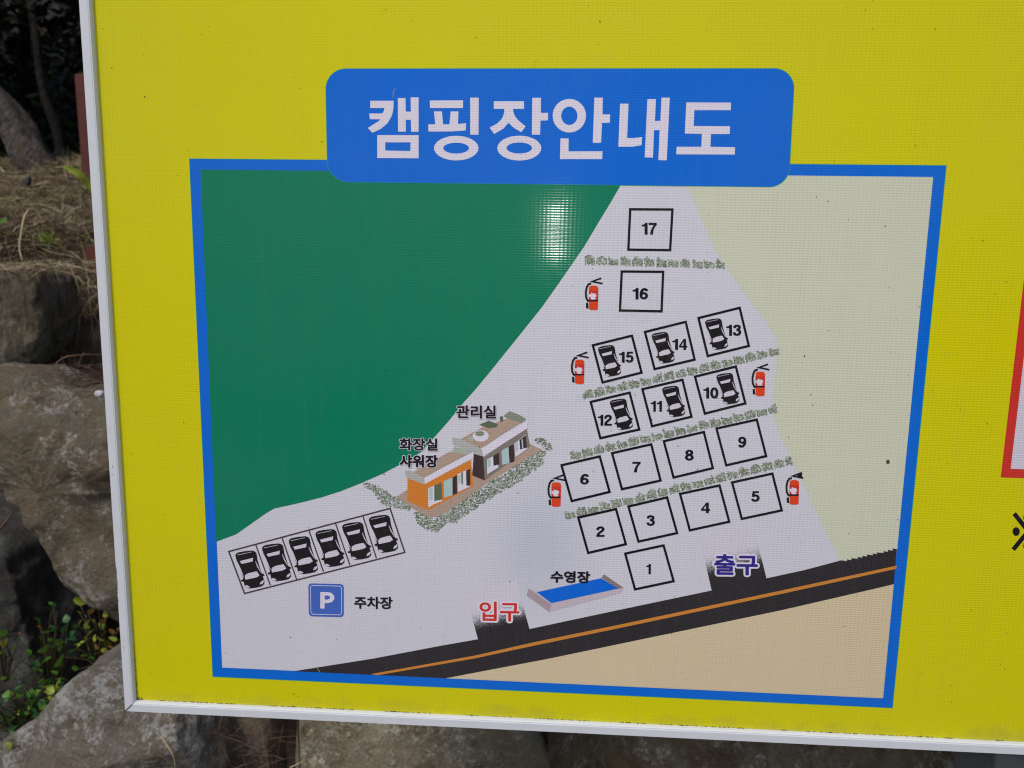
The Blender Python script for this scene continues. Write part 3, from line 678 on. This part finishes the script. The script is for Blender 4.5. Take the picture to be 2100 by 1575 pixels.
rock('boulder', 'large sloping grey brown boulder below the sign corner', 'boulder',
     [(215, 1338), (250, 1335), (330, 1350), (430, 1390), (470, 1480), (480, 1650), (430, 1800), (200, 1850), (20, 1800), (-10, 1660), (18, 1540), (50, 1500), (90, 1450), (130, 1420), (175, 1365)], .42, .15, GRAY2, 17, box=.45, facets=3, amp=.020, nu=220, nv=120)
rock('boulder', 'small grey stone at the lower left edge beneath the leaves', 'boulder',
     [(-120, 1560), (-40, 1545), (10, 1535), (45, 1550), (60, 1600), (50, 1700), (-50, 1740), (-140, 1700)], .36, .08, GRAY2, 21, box=.6, facets=3, amp=.012)
rock('boulder', 'flat faced grey brown boulder under the middle of the sign', 'boulder',
     [(612, 1400), (720, 1370), (900, 1370), (1060, 1385), (1120, 1430), (1150, 1560), (1140, 1720), (1000, 1830), (760, 1830), (640, 1720), (612, 1560)], .50, .14, BRWN, 26, box=.42, facets=4, amp=.014, nu=200, nv=110)
rock('boulder', 'dark brown mossy boulder under the right half of the sign', 'boulder',
     [(1105, 1430), (1240, 1380), (1500, 1390), (1760, 1420), (1960, 1450), (2000, 1560), (1980, 1740), (1800, 1850), (1400, 1850), (1160, 1760), (1110, 1580)], .52, .15, DBRN, 31, box=.40, facets=5, amp=.018, nu=260, nv=120)
rock('boulder', 'slate grey boulder behind the steel post', 'boulder',
     [(1965, 1460), (2100, 1440), (2300, 1450), (2450, 1520), (2450, 1750), (2200, 1850), (2000, 1760), (1960, 1600)], .60, .14, GRAY2, 37, box=.5, facets=4, amp=.016)
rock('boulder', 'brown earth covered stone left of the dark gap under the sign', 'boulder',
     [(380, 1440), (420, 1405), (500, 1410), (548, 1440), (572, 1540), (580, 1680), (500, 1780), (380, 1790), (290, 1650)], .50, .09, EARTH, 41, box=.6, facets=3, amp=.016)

# earth bank behind the boulders, straw slope, ground, wooded hillside
def sheet(name, xs, ys, zf, mat, kind='structure', label=None):
    vs = [Vector((x, y, zf(x, y))) for y in ys for x in xs]; nx = len(xs)
    fs = [(j * nx + i, j * nx + i + 1, (j + 1) * nx + i + 1, (j + 1) * nx + i) for j in range(len(ys) - 1) for i in range(nx - 1)]
    o = mesh_obj(name, vs, fs, mat, None, smooth=True); o['kind'] = kind
    if label: o['label'] = label
    return o
def lsp(a, b, n): return [a + (b - a) * i / (n - 1) for i in range(n)]
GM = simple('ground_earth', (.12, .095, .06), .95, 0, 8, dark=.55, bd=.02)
far = [-180, -90, -40, -15, -6, -3]
sheet('ground', far + lsp(-2, 3, 30) + [5, 8, 20, 60, 180], [-200, -80, -30, -10, -4] + lsp(-2, 1.2, 26), lambda x, y: .02 * noise.noise(Vector((x * 2, y * 2, 0))), GM)
def top_z(x, y):
    s = max(0, min(1, (y - .95) / .22)); lip = 1.0 + .47 * (s * s * (3 - 2 * s)) if y > .95 else 1.0
    rise = max(0, y - 1.05) * .30; hump = .06 * noise.noise(Vector((x * 2.2, y * 2.2, 4))) + .045 * noise.noise(Vector((x * 8, y * 8, 2))) + .02 * noise.noise(Vector((x * 21, y * 21, 2)))
    z = (lip if y > .95 else 1.0) + min(rise, .36) + hump * min(1, max(0, (y - .95) / .3))
    if y > 2.4: z += (y - 2.4) * -.10
    if y > 5: z += (y - 5) * .9
    return z
ys = lsp(.95, 3.2, 70)
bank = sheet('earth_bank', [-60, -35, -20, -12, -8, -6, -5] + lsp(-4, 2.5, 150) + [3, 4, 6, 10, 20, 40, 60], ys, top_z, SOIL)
SHADED_LITTER = simple('shaded_leaf_litter', (.022, .018, .012), .95, 0, 9, dark=.5, bd=.03)  # leaf litter, its colour darkened to carry the shade of the wood
sheet('hillside', [-60, -35, -20, -12] + lsp(-9, 3, 60) + [4, 6, 10, 20, 40, 60], lsp(3.2, 30, 60), top_z, SHADED_LITTER)
# the steep earth face behind the stones
vs = []; xs = lsp(-4, 4, 120); zs = lsp(-.1, 1.12, 40)
def face_y(x, z): return .97 + .07 * noise.noise(Vector((x * 3, z * 3, 9))) + .02 * noise.noise(Vector((x * 14, z * 14, 9)))
vs = [Vector((x, face_y(x, z) + (.10 if z > 1.05 else 0), z)) for z in zs for x in xs]
fs = [(j * 120 + i, j * 120 + i + 1, (j + 1) * 120 + i + 1, (j + 1) * 120 + i) for j in range(39) for i in range(119)]
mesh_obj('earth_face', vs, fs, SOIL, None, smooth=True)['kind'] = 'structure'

# --- straw, needles, grass
def blade_mat(name, cols, rough=.7):
    t = NT(name); gi = t.n('NewGeometry'); rnd = gi.outputs['Random Per Island']
    c = t.n('ValToRGB'); t.l(rnd, c.inputs[0]); r = c.color_ramp
    while len(r.elements) < len(cols): r.elements.new(.5)
    for i, e in enumerate(r.elements): e.position = i / (len(cols) - 1); e.color = (*cols[i], 1)
    t.l(c.outputs[0], t.b.inputs['Base Color']); t.b.inputs['Roughness'].default_value = rough
    return t.m
STRAW = blade_mat('dry_straw', [(.26, .18, .11), (.15, .085, .055), (.42, .34, .21), (.10, .06, .04), (.56, .48, .33), (.28, .27, .11)])
NEED = blade_mat('pine_needles', [(.10, .05, .035), (.06, .03, .022), (.15, .085, .06), (.05, .03, .02)])
MOSS = blade_mat('moss_grass', [(.13, .20, .02), (.26, .27, .03), (.06, .13, .015), (.32, .30, .05)])
def blade(vs, fs, p, d, L, wd, bend, rnd, seg=4):
    side = d.cross(Vector((rnd.uniform(-1, 1), rnd.uniform(-1, 1), rnd.uniform(-1, 1)))).normalized(); o = len(vs); up = Vector((0, 0, -1))
    for k in range(seg + 1):
        s = k / seg; q = p + d * L * s + up * bend * L * s * s; ww = wd * (1 - s * .75)
        vs.append(q + side * ww / 2); vs.append(q - side * ww / 2)
    for k in range(seg): a = o + 2 * k; fs.append((a, a + 1, a + 3, a + 2))
def scatter(name, n_, place, mat, label, Lr, wr, bend, seed, upb=.25, seg=3, parent=None):
    rnd = random.Random(seed); vs, fs = [], []
    for _ in range(n_):
        p = place(rnd)
        if p is None: continue
        d = Vector((rnd.gauss(0, 1), rnd.gauss(0, 1), abs(rnd.gauss(0, upb)) if upb else rnd.gauss(0, .3))).normalized()
        blade(vs, fs, p, d, rnd.uniform(*Lr), rnd.uniform(*wr), rnd.uniform(-.1, bend), rnd, seg)
    o = mesh_obj(name, vs, fs, mat, parent); o['kind'] = 'stuff'
    if not parent: o['label'] = label
    return o
def on_slope(x0, x1, y0, y1, dens=None):
    def f(rnd):
        y = y0 + (y1 - y0) * rnd.random() ** 1.2; x = rnd.uniform(x0, x1) if rnd.random() < .12 else rnd.uniform(-.78, -.56) * (y + .6)
        if dens and noise.noise(Vector((x * 5, y * 5, dens))) < 0.0: return None
        return Vector((x, y, top_z(x, y) + rnd.uniform(0, .022)))
    return f
scatter('dry_straw', 20000, on_slope(-2.3, .2, 1.0, 2.7), STRAW, 'matted dry straw and needles on the slope above the boulders', (.025, .09), (.0012, .0032), .5, 5, .35)
scatter('fallen_needles', 9000, on_slope(-2.3, .2, .99, 1.35), NEED, 'reddish brown needle litter along the lip above the streaked boulder', (.02, .07), (.0010, .0024), .6, 15, .5)
scatter('fallen_needles', 4000, on_slope(-2.3, .2, 1.7, 2.7, 3.0), NEED, 'dark needle litter at the foot of the leaning trunk', (.03, .08), (.0015, .0030), .5, 16, .4)
scatter('moss_tufts', 7000, on_slope(-2.3, .2, 1.05, 2.6, 7.0), MOSS, 'yellow green moss and short grass among the straw', (.012, .035), (.0015, .004), .3, 6, .8)
def ledge(rnd):
    px, py = rnd.uniform(95, 300), 812 - abs(rnd.gauss(0, 26)); y = rnd.uniform(.62, .84)
    if py < 742: return None
    p = B(px, py, y); return p
scatter('fallen_needles', 1500, ledge, NEED, 'brown pine needles piled on the ledge between the two upper boulders', (.03, .08), (.0009, .0018), .3, 8, 0, 3)
# heap of earth that carries the needles on the ledge and fills behind
rock('earth_heap', 'dark earth filling the gap beside the streaked boulder', 'earth',
     [(90, 800), (110, 690), (150, 640), (230, 600), (360, 600), (420, 700), (400, 850), (120, 860)], 1.0, .12, SOIL, 52, box=.7, facets=0, amp=.03, nu=90, nv=50, group=None)
def face_low(rnd):
    px, py = rnd.uniform(330, 585), rnd.uniform(1445, 1620); return B(px, py, rnd.uniform(.38, .44))
scatter('fallen_needles', 420, face_low, NEED, 'dry brown needles and rootlets on the earth under the sign', (.02, .08), (.0004, .0010), .5, 9, 0, 4)
def lip_hang(rnd):
    px, py = rnd.uniform(95, 215), rnd.uniform(535, 640) ; return B(px, py, rnd.uniform(.9, 1.02)) if rnd.random() < 1.3 - (py - 535) / 90 else None
scatter('hanging_straw', 900, lip_hang, STRAW, 'straw hanging over the lip beside the streaked boulder', (.03, .08), (.001, .0025), 1.2, 10, 0, 4)
def rim(rnd):
    px = rnd.uniform(-40, 125); return B(px, 546 + rnd.gauss(0, 4), rnd.uniform(.72, .98))
scatter('rim_straw', 900, rim, STRAW, 'pale straw lying along the top edge of the streaked boulder', (.02, .05), (.001, .002), .6, 14, .1, 3)

# tubes: twigs, trunks
def tube(pts, radii, nsd=8, wob=0.0, seed=0):
    vs, fs = [], []; m = len(pts)
    for k, p in enumerate(pts):
        d = (pts[min(k + 1, m - 1)] - pts[max(k - 1, 0)]).normalized(); u = d.cross(Vector((.3, .9, .2))).normalized(); v = d.cross(u)
        for i in range(nsd):
            a = 2 * math.pi * i / nsd; r = radii[k] * (1 + wob * noise.noise(Vector((math.cos(a) * 2, math.sin(a) * 2, k * .35 + seed))))
            vs.append(p + (u * math.cos(a) + v * math.sin(a)) * r)
    for k in range(m - 1):
        for i in range(nsd): a = k * nsd + i; b = k * nsd + (i + 1) % nsd; fs.append((a, b, b + nsd, a + nsd))
    fs.append(tuple(range(nsd))[::-1]); fs.append(tuple((m - 1) * nsd + i for i in range(nsd)))
    return vs, fs
def curve_pts(P, n_):
    out = []
    for k in range(n_):
        s = k / (n_ - 1) * (len(P) - 1); i = min(int(s), len(P) - 2); f = s - i
        p0, p1, p2, p3 = P[max(i - 1, 0)], P[i], P[i + 1], P[min(i + 2, len(P) - 1)]
        out.append(.5 * ((2 * p1) + (p2 - p0) * f + (2 * p0 - 5 * p1 + 4 * p2 - p3) * f * f + (3 * p1 - p0 - 3 * p2 + p3) * f ** 3))
    return out
TWIG = simple('dry_twig', (.22, .13, .09), .8, 0, 60); PALE = simple('pale_straw_stalk', (.50, .38, .24), .7, 0, 60, dark=.8)
def twig(label, P, r, mat, name='twig'):
    pts = curve_pts([B(*p) for p in P], 10); o0 = pts[0].copy(); vs, fs = tube([p - o0 for p in pts], [r * (1 - .6 * k / 9) for k in range(10)], 6)
    o = mesh_obj(name, vs, fs, mat, None, smooth=True, loc=o0); tag(o, label, 'twig'); return o
twig('pale dry stalk hanging over the straw above the streaked boulder', [(60, 430, 1.0), (50, 445, .95), (43, 480, .92), (40, 510, .9), (46, 535, .88)], .0026, PALE)
twig('bent brown twig lying across the ledge beside the sign frame', [(105, 760, .70), (128, 735, .72), (165, 728, .74), (215, 727, .78)], .0018, TWIG)
twig('thin dark twig standing out of the ledge needles', [(158, 765, .72), (166, 735, .70), (172, 722, .70)], .0015, TWIG)
twig('short reddish twig poking from the hollow above the dark boulder', [(0, 1085, .62), (14, 1068, .60), (26, 1050, .60), (25, 1046, .6)], .003, TWIG)
twig('thin grey root curling over the lower edge of the sloping boulder', [(330, 1510, .30), (350, 1540, .29), (358, 1560, .29), (359, 1590, .29)], .0009, PALE)
twig('thin dry stem leaning across the brown earth below the sign', [(458, 1462, .40), (450, 1490, .40), (442, 1520, .41)], .0012, TWIG)
twig('long curved dry stem beside the dark gap below the sign', [(545, 1465, .42), (495, 1490, .42), (450, 1540, .42), (425, 1590, .43)], .0009, TWIG)
twig('thin dark root hanging down the edge of the gap under the sign', [(605, 1455, .36), (611, 1475, .36), (612, 1505, .36), (616, 1590, .36)], .0022, DARKR)
twig('pale rootlet sticking out at the foot of the dark gap', [(595, 1574, .34), (612, 1566, .34), (625, 1558, .34)], .0010, PALE)
# small white pebble on the ledge
rock('white_pebble', 'small white stone on the ledge next to the sign frame', 'stone', [(194, 808), (196, 802), (205, 800), (213, 803), (215, 809), (210, 813), (198, 813)], .44, .006, simple('white_stone', (.6, .6, .64), .6, 0, 80, dark=.9), 61, facets=2, amp=.0012, nu=24, nv=14, group=None)

# red wooden post behind the slope and red board under the lip
REDW = simple('red_painted_wood', (.125, .024, .018), .75, 0, 14, dark=.65, bd=.003)
yy = 1.95; p0 = B(156, 150, yy); p1 = B(158, 420, yy); wv = .095
def boxobj(name, x0, x1, y0, y1, z0, z1, mat, bev=.004, loc=None):
    c = Vector(((x0 + x1) / 2, (y0 + y1) / 2, z0)); o = slab(name, x0, x1, y0, y1, z0, z1, mat, None, c); o.location = c
    bm = bmesh.new(); bm.from_mesh(o.data); bmesh.ops.recalc_face_normals(bm, faces=bm.faces); bmesh.ops.bevel(bm, geom=list(bm.edges), offset=bev, segments=2, affect='EDGES'); bm.to_mesh(o.data); bm.free(); return o
rp = boxobj('red_post', p0.x, p0.x + wv, yy, yy + wv, top_z(p0.x, yy) - .25, p0.z, REDW); rp.rotation_euler = (0, R(-.8), 0)
tag(rp, 'dark red wooden post standing in the straw behind the sign frame', 'post')
a, b = B(172, 505, 1.05), B(172, 590, 1.05)
bd_ = boxobj('red_board', a.x, a.x + .30, 1.05, 1.08, b.z, a.z, REDW); tag(bd_, 'low red brown board buried under the straw lip', 'board')
BLUEB = simple('blue_plastic', (.02, .025, .05), .5, 0, 30)
rock('blue_bottle_cap', 'small dull blue scrap lying in the straw at the left edge', 'litter', [(53, 374), (54, 364), (58, 359), (62, 365), (63, 376), (60, 382), (54, 382)], 1.66, .010, BLUEB, 71, facets=1, amp=.002, nu=24, nv=14, group=None)

# --- leaves
def leafmat(name, c1, c2, tr=.25):
    t = NT(name); f = t.noise(60, 3, .6)
    c = t.mix(t.ramp(f, [(.35, 0.0), (.65, 1.0)]), c1, c2)
    t.l(c, t.b.inputs['Base Color']); t.b.inputs['Roughness'].default_value = .45
    t.b.inputs['Transmission Weight'].default_value = 0.0
    tl = t.n('BsdfTranslucent'); t.l(c, tl.inputs[0]); mx = t.n('MixShader'); mx.inputs[0].default_value = tr
    t.l(t.b.outputs[0], mx.inputs[1]); t.l(tl.outputs[0], mx.inputs[2]); out = t.t.nodes['Material Output']; t.l(mx.outputs[0], out.inputs[0]); return t.m
LG = leafmat('leaf_green', (.075, .22, .028), (.15, .33, .045)); LY = leafmat('leaf_yellow_green', (.50, .56, .07), (.30, .42, .05)); LR = leafmat('leaf_reddish', (.28, .11, .05), (.36, .22, .06)); LD = leafmat('leaf_deep_green', (.03, .12, .035), (.05, .17, .04))
STEM = simple('weed_stem', (.08, .06, .03), .7)
def leaf_mesh(kind):
    vs, fs = [], []; N = 7
    for k in range(N + 1):
        s = k / N
        wd = (math.sin(math.pi * min(1, s * 1.02) ** .62) * .40 + .01) if kind == 0 else (math.sin(math.pi * s ** .8) * .24 + .01)
        wd *= 1 + (.07 if k % 2 else -.05)
        z = .10 * math.sin(s * 2.6) - .12 * s * s
        for q, dz in ((-1, .07), (-.5, .02), (0, -.02), (.5, .02), (1, .07)): vs.append(Vector((q * wd, s, z + dz * wd * 2)))
    for k in range(N):
        for i in range(4): a = k * 5 + i; fs.append((a, a + 1, a + 6, a + 5))
    return vs, fs
LEAFM = {}
for kd in (0, 1):
    for mname, m in (('g', LG), ('y', LY), ('r', LR), ('d', LD)):
        v, f = leaf_mesh(kd); me = bpy.data.meshes.new('leaf'); me.from_pydata([tuple(x) for x in v], [], f); me.materials.append(m)
        me.polygons.foreach_set('use_smooth', [True] * len(me.polygons)); me.update(); LEAFM[(kd, mname)] = me
def weed(label, base, leaves, y, seed, stems=None):
    """base px, leaves: (px, py, size px, kind) about where the photograph shows them"""
    rnd = random.Random(seed); b = B(*base, y); root = empty('weed', b); tag(root, label, 'weed', 'leafy weeds among the boulders')
    sv, sf = [], []
    if len(leaves) < 40: leaves = leaves + [(px + rnd.gauss(0, 14), py + rnd.gauss(6, 14), s * rnd.uniform(.45, .85), kd) for px, py, s, kd in leaves if s > 10]
    for (px, py, s, kd) in leaves:
        yy = y - rnd.uniform(0, .06); p = B(px, py, yy) - b; size = s / F * (yy + DIST)
        lo = bpy.data.objects.new('leaf', LEAFM[(0 if s > 9 else rnd.choice((0, 1)), kd)]); C.objects.link(lo); lo.parent = root
        lo.scale = (size * 1.35,) * 3
        # blades hang outward and face roughly up and towards the light
        az = rnd.uniform(0, 6.28); lo.rotation_euler = Euler((R(rnd.uniform(25, 80)), R(rnd.uniform(-35, 35)), R(rnd.uniform(-110, 110)) + (math.pi if rnd.random() < .75 else 0)))
        ctr = lo.rotation_euler.to_matrix() @ Vector((0, .5 * size, 0)); lo.location = p - ctr
        q = p - ctr; mid = q * .5 + Vector((rnd.uniform(-.01, .01), rnd.uniform(0, .015), rnd.uniform(0, .012)))
        v, f = tube(curve_pts([Vector((0, 0, 0)), mid, q], 5), [.0011, .001, .0009, .0008, .0006], 5); o = len(sv); sv += v; sf += [tuple(i + o for i in g) for g in f]
    mesh_obj('stem', sv, sf, STEM, root, smooth=True)
    return root
rl = random.Random(44)
weed('bright green weed with pointed leaves in front of the dark boulder', (105, 1430), [(97, 1297, 22, 'g'), (92, 1333, 26, 'g'), (118, 1327, 22, 'g'), (90, 1360, 30, 'g'), (125, 1355, 30, 'g'), (78, 1275, 16, 'g'), (110, 1290, 14, 'd'), (133, 1290, 18, 'd'), (130, 1395, 22, 'g'), (62, 1345, 22, 'd'), (137, 1270, 16, 'd'), (120, 1318, 18, 'g'), (100, 1250, 14, 'd'), (112, 1252, 8, 'g'), (104, 1238, 8, 'g'), (82, 1290, 14, 'r'), (86, 1312, 16, 'g'), (148, 1300, 14, 'd'), (150, 1336, 20, 'g'), (72, 1362, 16, 'd')], .60, 1)
weed('yellowish weed with reddish stems between the overhanging and sloping boulders', (205, 1380), [(162, 1235, 26, 'y'), (187, 1255, 16, 'r'), (162, 1257, 9, 'y'), (176, 1262, 8, 'y'), (222, 1265, 16, 'y'), (178, 1283, 18, 'y'), (193, 1275, 12, 'y'), (210, 1285, 14, 'y'), (186, 1298, 18, 'y'), (165, 1322, 18, 'y'), (175, 1345, 20, 'g'), (205, 1312, 20, 'y'), (217, 1322, 20, 'y'), (232, 1312, 16, 'y'), (195, 1325, 18, 'r'), (228, 1296, 14, 'r'), (150, 1310, 14, 'd'), (200, 1340, 16, 'g'), (240, 1330, 14, 'y'), (180, 1312, 16, 'y'), (155, 1285, 14, 'd'), (245, 1318, 12, 'r'), (213, 1300, 12, 'y'), (190, 1352, 14, 'g'), (232, 1345, 14, 'd')], .58, 2)
weed('small weed with orange green leaves at the left edge', (10, 1400), [(5, 1300, 20, 'g'), (12, 1318, 20, 'y'), (32, 1330, 22, 'g'), (2, 1340, 18, 'y'), (20, 1350, 10, 'r'), (-8, 1325, 16, 'r'), (40, 1300, 8, 'r'), (-4, 1282, 12, 'g')], .56, 3)
low = []
for i in range(150):
    s = rl.random(); px = 122 - s * 135 + rl.gauss(0, 14); py = 1420 + s * 55 + rl.gauss(0, 26)
    low.append((px, py, rl.uniform(9, 17), rl.choice('gggdyd')))
weed('dense low green plant filling the crevice left of the sloping boulder', (40, 1500), low, .50, 4)
weed('tiny bright plant at the foot of the sloping boulder', (14, 1545), [(10, 1525, 15, 'y'), (18, 1528, 13, 'y'), (14, 1518, 10, 'g'), (20, 1536, 10, 'y')], .36, 5)
# broad single leaf in front of the red post
def strap(label, P, wd, mat):
    pts = curve_pts([B(*p) for p in P], 12); o0 = pts[0].copy(); vs, fs = [], []
    for k, p in enumerate(pts):
        s = k / 11; d = (pts[min(k + 1, 11)] - pts[max(k - 1, 0)]).normalized(); sd_ = d.cross(Vector((0, 1, 0))).normalized(); wwd = wd * (math.sin(math.pi * (s * .85 + .12)) ** .7)
        for q in (-1, 0, 1): vs.append(p - o0 + sd_ * q * wwd / 2 + Vector((0, abs(q) * -wwd * .15, 0)))
    for k in range(11):
        for i in range(2): a = k * 3 + i; fs.append((a, a + 1, a + 4, a + 3))
    o = mesh_obj('grass_leaf', vs, fs, mat, None, smooth=True, loc=o0); tag(o, label, 'leaf')
strap('broad bright green leaf arching in front of the red post', [(182, 388, 1.5), (172, 366, 1.48), (155, 352, 1.47), (130, 341, 1.46)], .021, LY)
strap('short yellow green blade at the frame beside the red post', [(186, 395, 1.5), (187, 380, 1.49), (190, 368, 1.49)], .014, LY)
strap('small green blade at the left edge of the straw slope', [(-15, 470, 1.0), (-5, 458, .99), (8, 452, .98), (12, 446, .98)], .008, LG)
# a tuft of fresh green in the straw
def tuft(rnd): return B(95 + rnd.gauss(0, 7), 492 + rnd.gauss(0, 5), rnd.uniform(.95, 1.0))
scatter('green_tuft', 90, tuft, MOSS, 'fresh green tuft in the straw above the streaked boulder', (.01, .025), (.002, .004), .2, 12, 1.0)

# --- the wood on the slope behind
def barkmat(k=1.0):
    t = NT('bark'); rot = t.n('VectorRotate', rotation_type='Y_AXIS'); t.l(t.P(), rot.inputs['Vector']); rot.inputs['Angle'].default_value = R(-38)
    m = t.n('VectorMath', operation='MULTIPLY'); t.l(rot.outputs[0], m.inputs[0]); m.inputs[1].default_value = (60, 60, 9)
    a = t.noise(1.0, 7, .75, m.outputs[0], 1.5); b = t.noise(14, 5, .7)
    c = t.mix(t.ramp(a, [(.40, 0.0), (.60, 1.0)]), (.04 * k, .032 * k, .03 * k), (.30 * k, .265 * k, .25 * k)); c = t.mix(t.ramp(b, [(.5, 0.0), (.62, .7)]), c, (.16 * k, .11 * k, .075 * k))
    t.l(c, t.b.inputs['Base Color']); t.b.inputs['Roughness'].default_value = .9; t.l(t.bump(a, 1.0, .03), t.b.inputs['Normal']); return t.m
BARK = barkmat(); BARKD = barkmat(.35)
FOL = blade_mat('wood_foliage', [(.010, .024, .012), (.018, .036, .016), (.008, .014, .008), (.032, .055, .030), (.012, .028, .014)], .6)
def clump_mesh(name, centers, n_, size, seed, parent, flat=.7):
    rnd = random.Random(seed); vs, fs = [], []
    for _ in range(n_):
        c, r = rnd.choice(centers)
        d = Vector((rnd.gauss(0, 1), rnd.gauss(0, 1), rnd.gauss(0, 1))).normalized() * r * rnd.random() ** .45; p = c + Vector((d.x, d.y, d.z * flat))
        n1 = Vector((rnd.gauss(0, .6), rnd.gauss(0, .6), 1)).normalized(); a = n1.orthogonal().normalized(); a.rotate(Matrix.Rotation(rnd.uniform(0, 6.28), 3, n1)); b = n1.cross(a); s = size * rnd.uniform(.5, 1.2); o = len(vs)
        vs += [p - a * s * .5, p + b * s * .22 - n1 * s * .04, p + a * s * .5, p - b * s * .22 - n1 * s * .04]; fs.append((o, o + 1, o + 2, o + 3))
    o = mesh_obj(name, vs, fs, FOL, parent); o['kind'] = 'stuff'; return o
def tree(label, base, P, r0, r1, crown, n_, seed, size=.09, group='trees of the wood behind'):
    root = empty('tree', base); tag(root, label, 'tree', group)
    pts = curve_pts([Vector(p) - base for p in P], 22); v, f = tube(pts, [r0 + (r1 - r0) * k / 21 for k in range(22)], 20, .35, seed)
    mesh_obj('trunk', v, f, BARK if r0 > .05 and seed == 3 else BARKD, root, smooth=True)
    clump_mesh('crown', [(Vector(c) - base, r) for c, r in crown], n_, size, seed, root); return root
b0 = B(115, 395, 2.05)
tree('grey leaning trunk rising to the left above the straw slope', b0, [b0, B(60, 310, 2.03), B(15, 240, 2.0), B(-70, 150, 1.95), B(-220, -60, 1.9), Vector((-2.9, 1.9, 3.4))], .060, .045,
     [((-3.0, 1.9, 3.6), .9), ((-2.2, 2.4, 3.9), .9), ((-3.8, 1.6, 3.8), .8)], 5000, 3)
t2 = B(70, 340, 5.2)
tree('slim pale trunk deep in the dark wood', t2, [t2 - Vector((0, 0, .5)), B(52, 200, 5.2), B(50, 60, 5.2), B(40, -200, 5.2)], .045, .03, [((t2.x, 4.2, 4.6), 1.2), ((t2.x + 1, 4.0, 4.9), 1.2)], 5000, 4)
t3 = B(135, 350, 3.4)
tree('thin leaning brown sapling beside the red post', t3, [t3 - Vector((0, 0, .2)), B(120, 280, 3.4), B(90, 190, 3.4), B(70, 60, 3.5), B(40, -150, 3.6)], .028, .014, [((-1.6, 3.2, 4.0), 1.0), ((-.6, 3.0, 4.1), 1.1)], 6000, 5)
tree('dark trunk behind the left edge of the wood', Vector((-6.0, 6.5, 1.9)), [Vector((-6.0, 6.5, 1.6)), Vector((-5.9, 6.5, 4)), Vector((-5.8, 6.4, 7))], .16, .1, [((-5.8, 6.0, 4.8), 1.6), ((-4.4, 5.2, 5.0), 1.6), ((-7, 5.4, 5), 1.6)], 7000, 6, .12)
rr = random.Random(9); cl = []
for i in range(80): cl.append((Vector((rr.uniform(-7.5, .5), rr.uniform(3.7, 6.3), rr.uniform(1.7, 4.4))), rr.uniform(.6, 1.2)))
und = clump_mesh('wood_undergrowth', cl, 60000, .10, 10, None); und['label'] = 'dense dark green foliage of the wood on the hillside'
cl = [(Vector((rr.uniform(-7, 3), rr.uniform(1.5, 6), rr.uniform(3.3, 4.3))), rr.uniform(.7, 1.1)) for i in range(60)]  # out-of-view leaf layer added overhead to keep the wood dark
can = clump_mesh('shade_canopy', cl, 45000, .14, 11, None); can['label'] = 'unseen leaf canopy added overhead behind the sign to shade the wood'
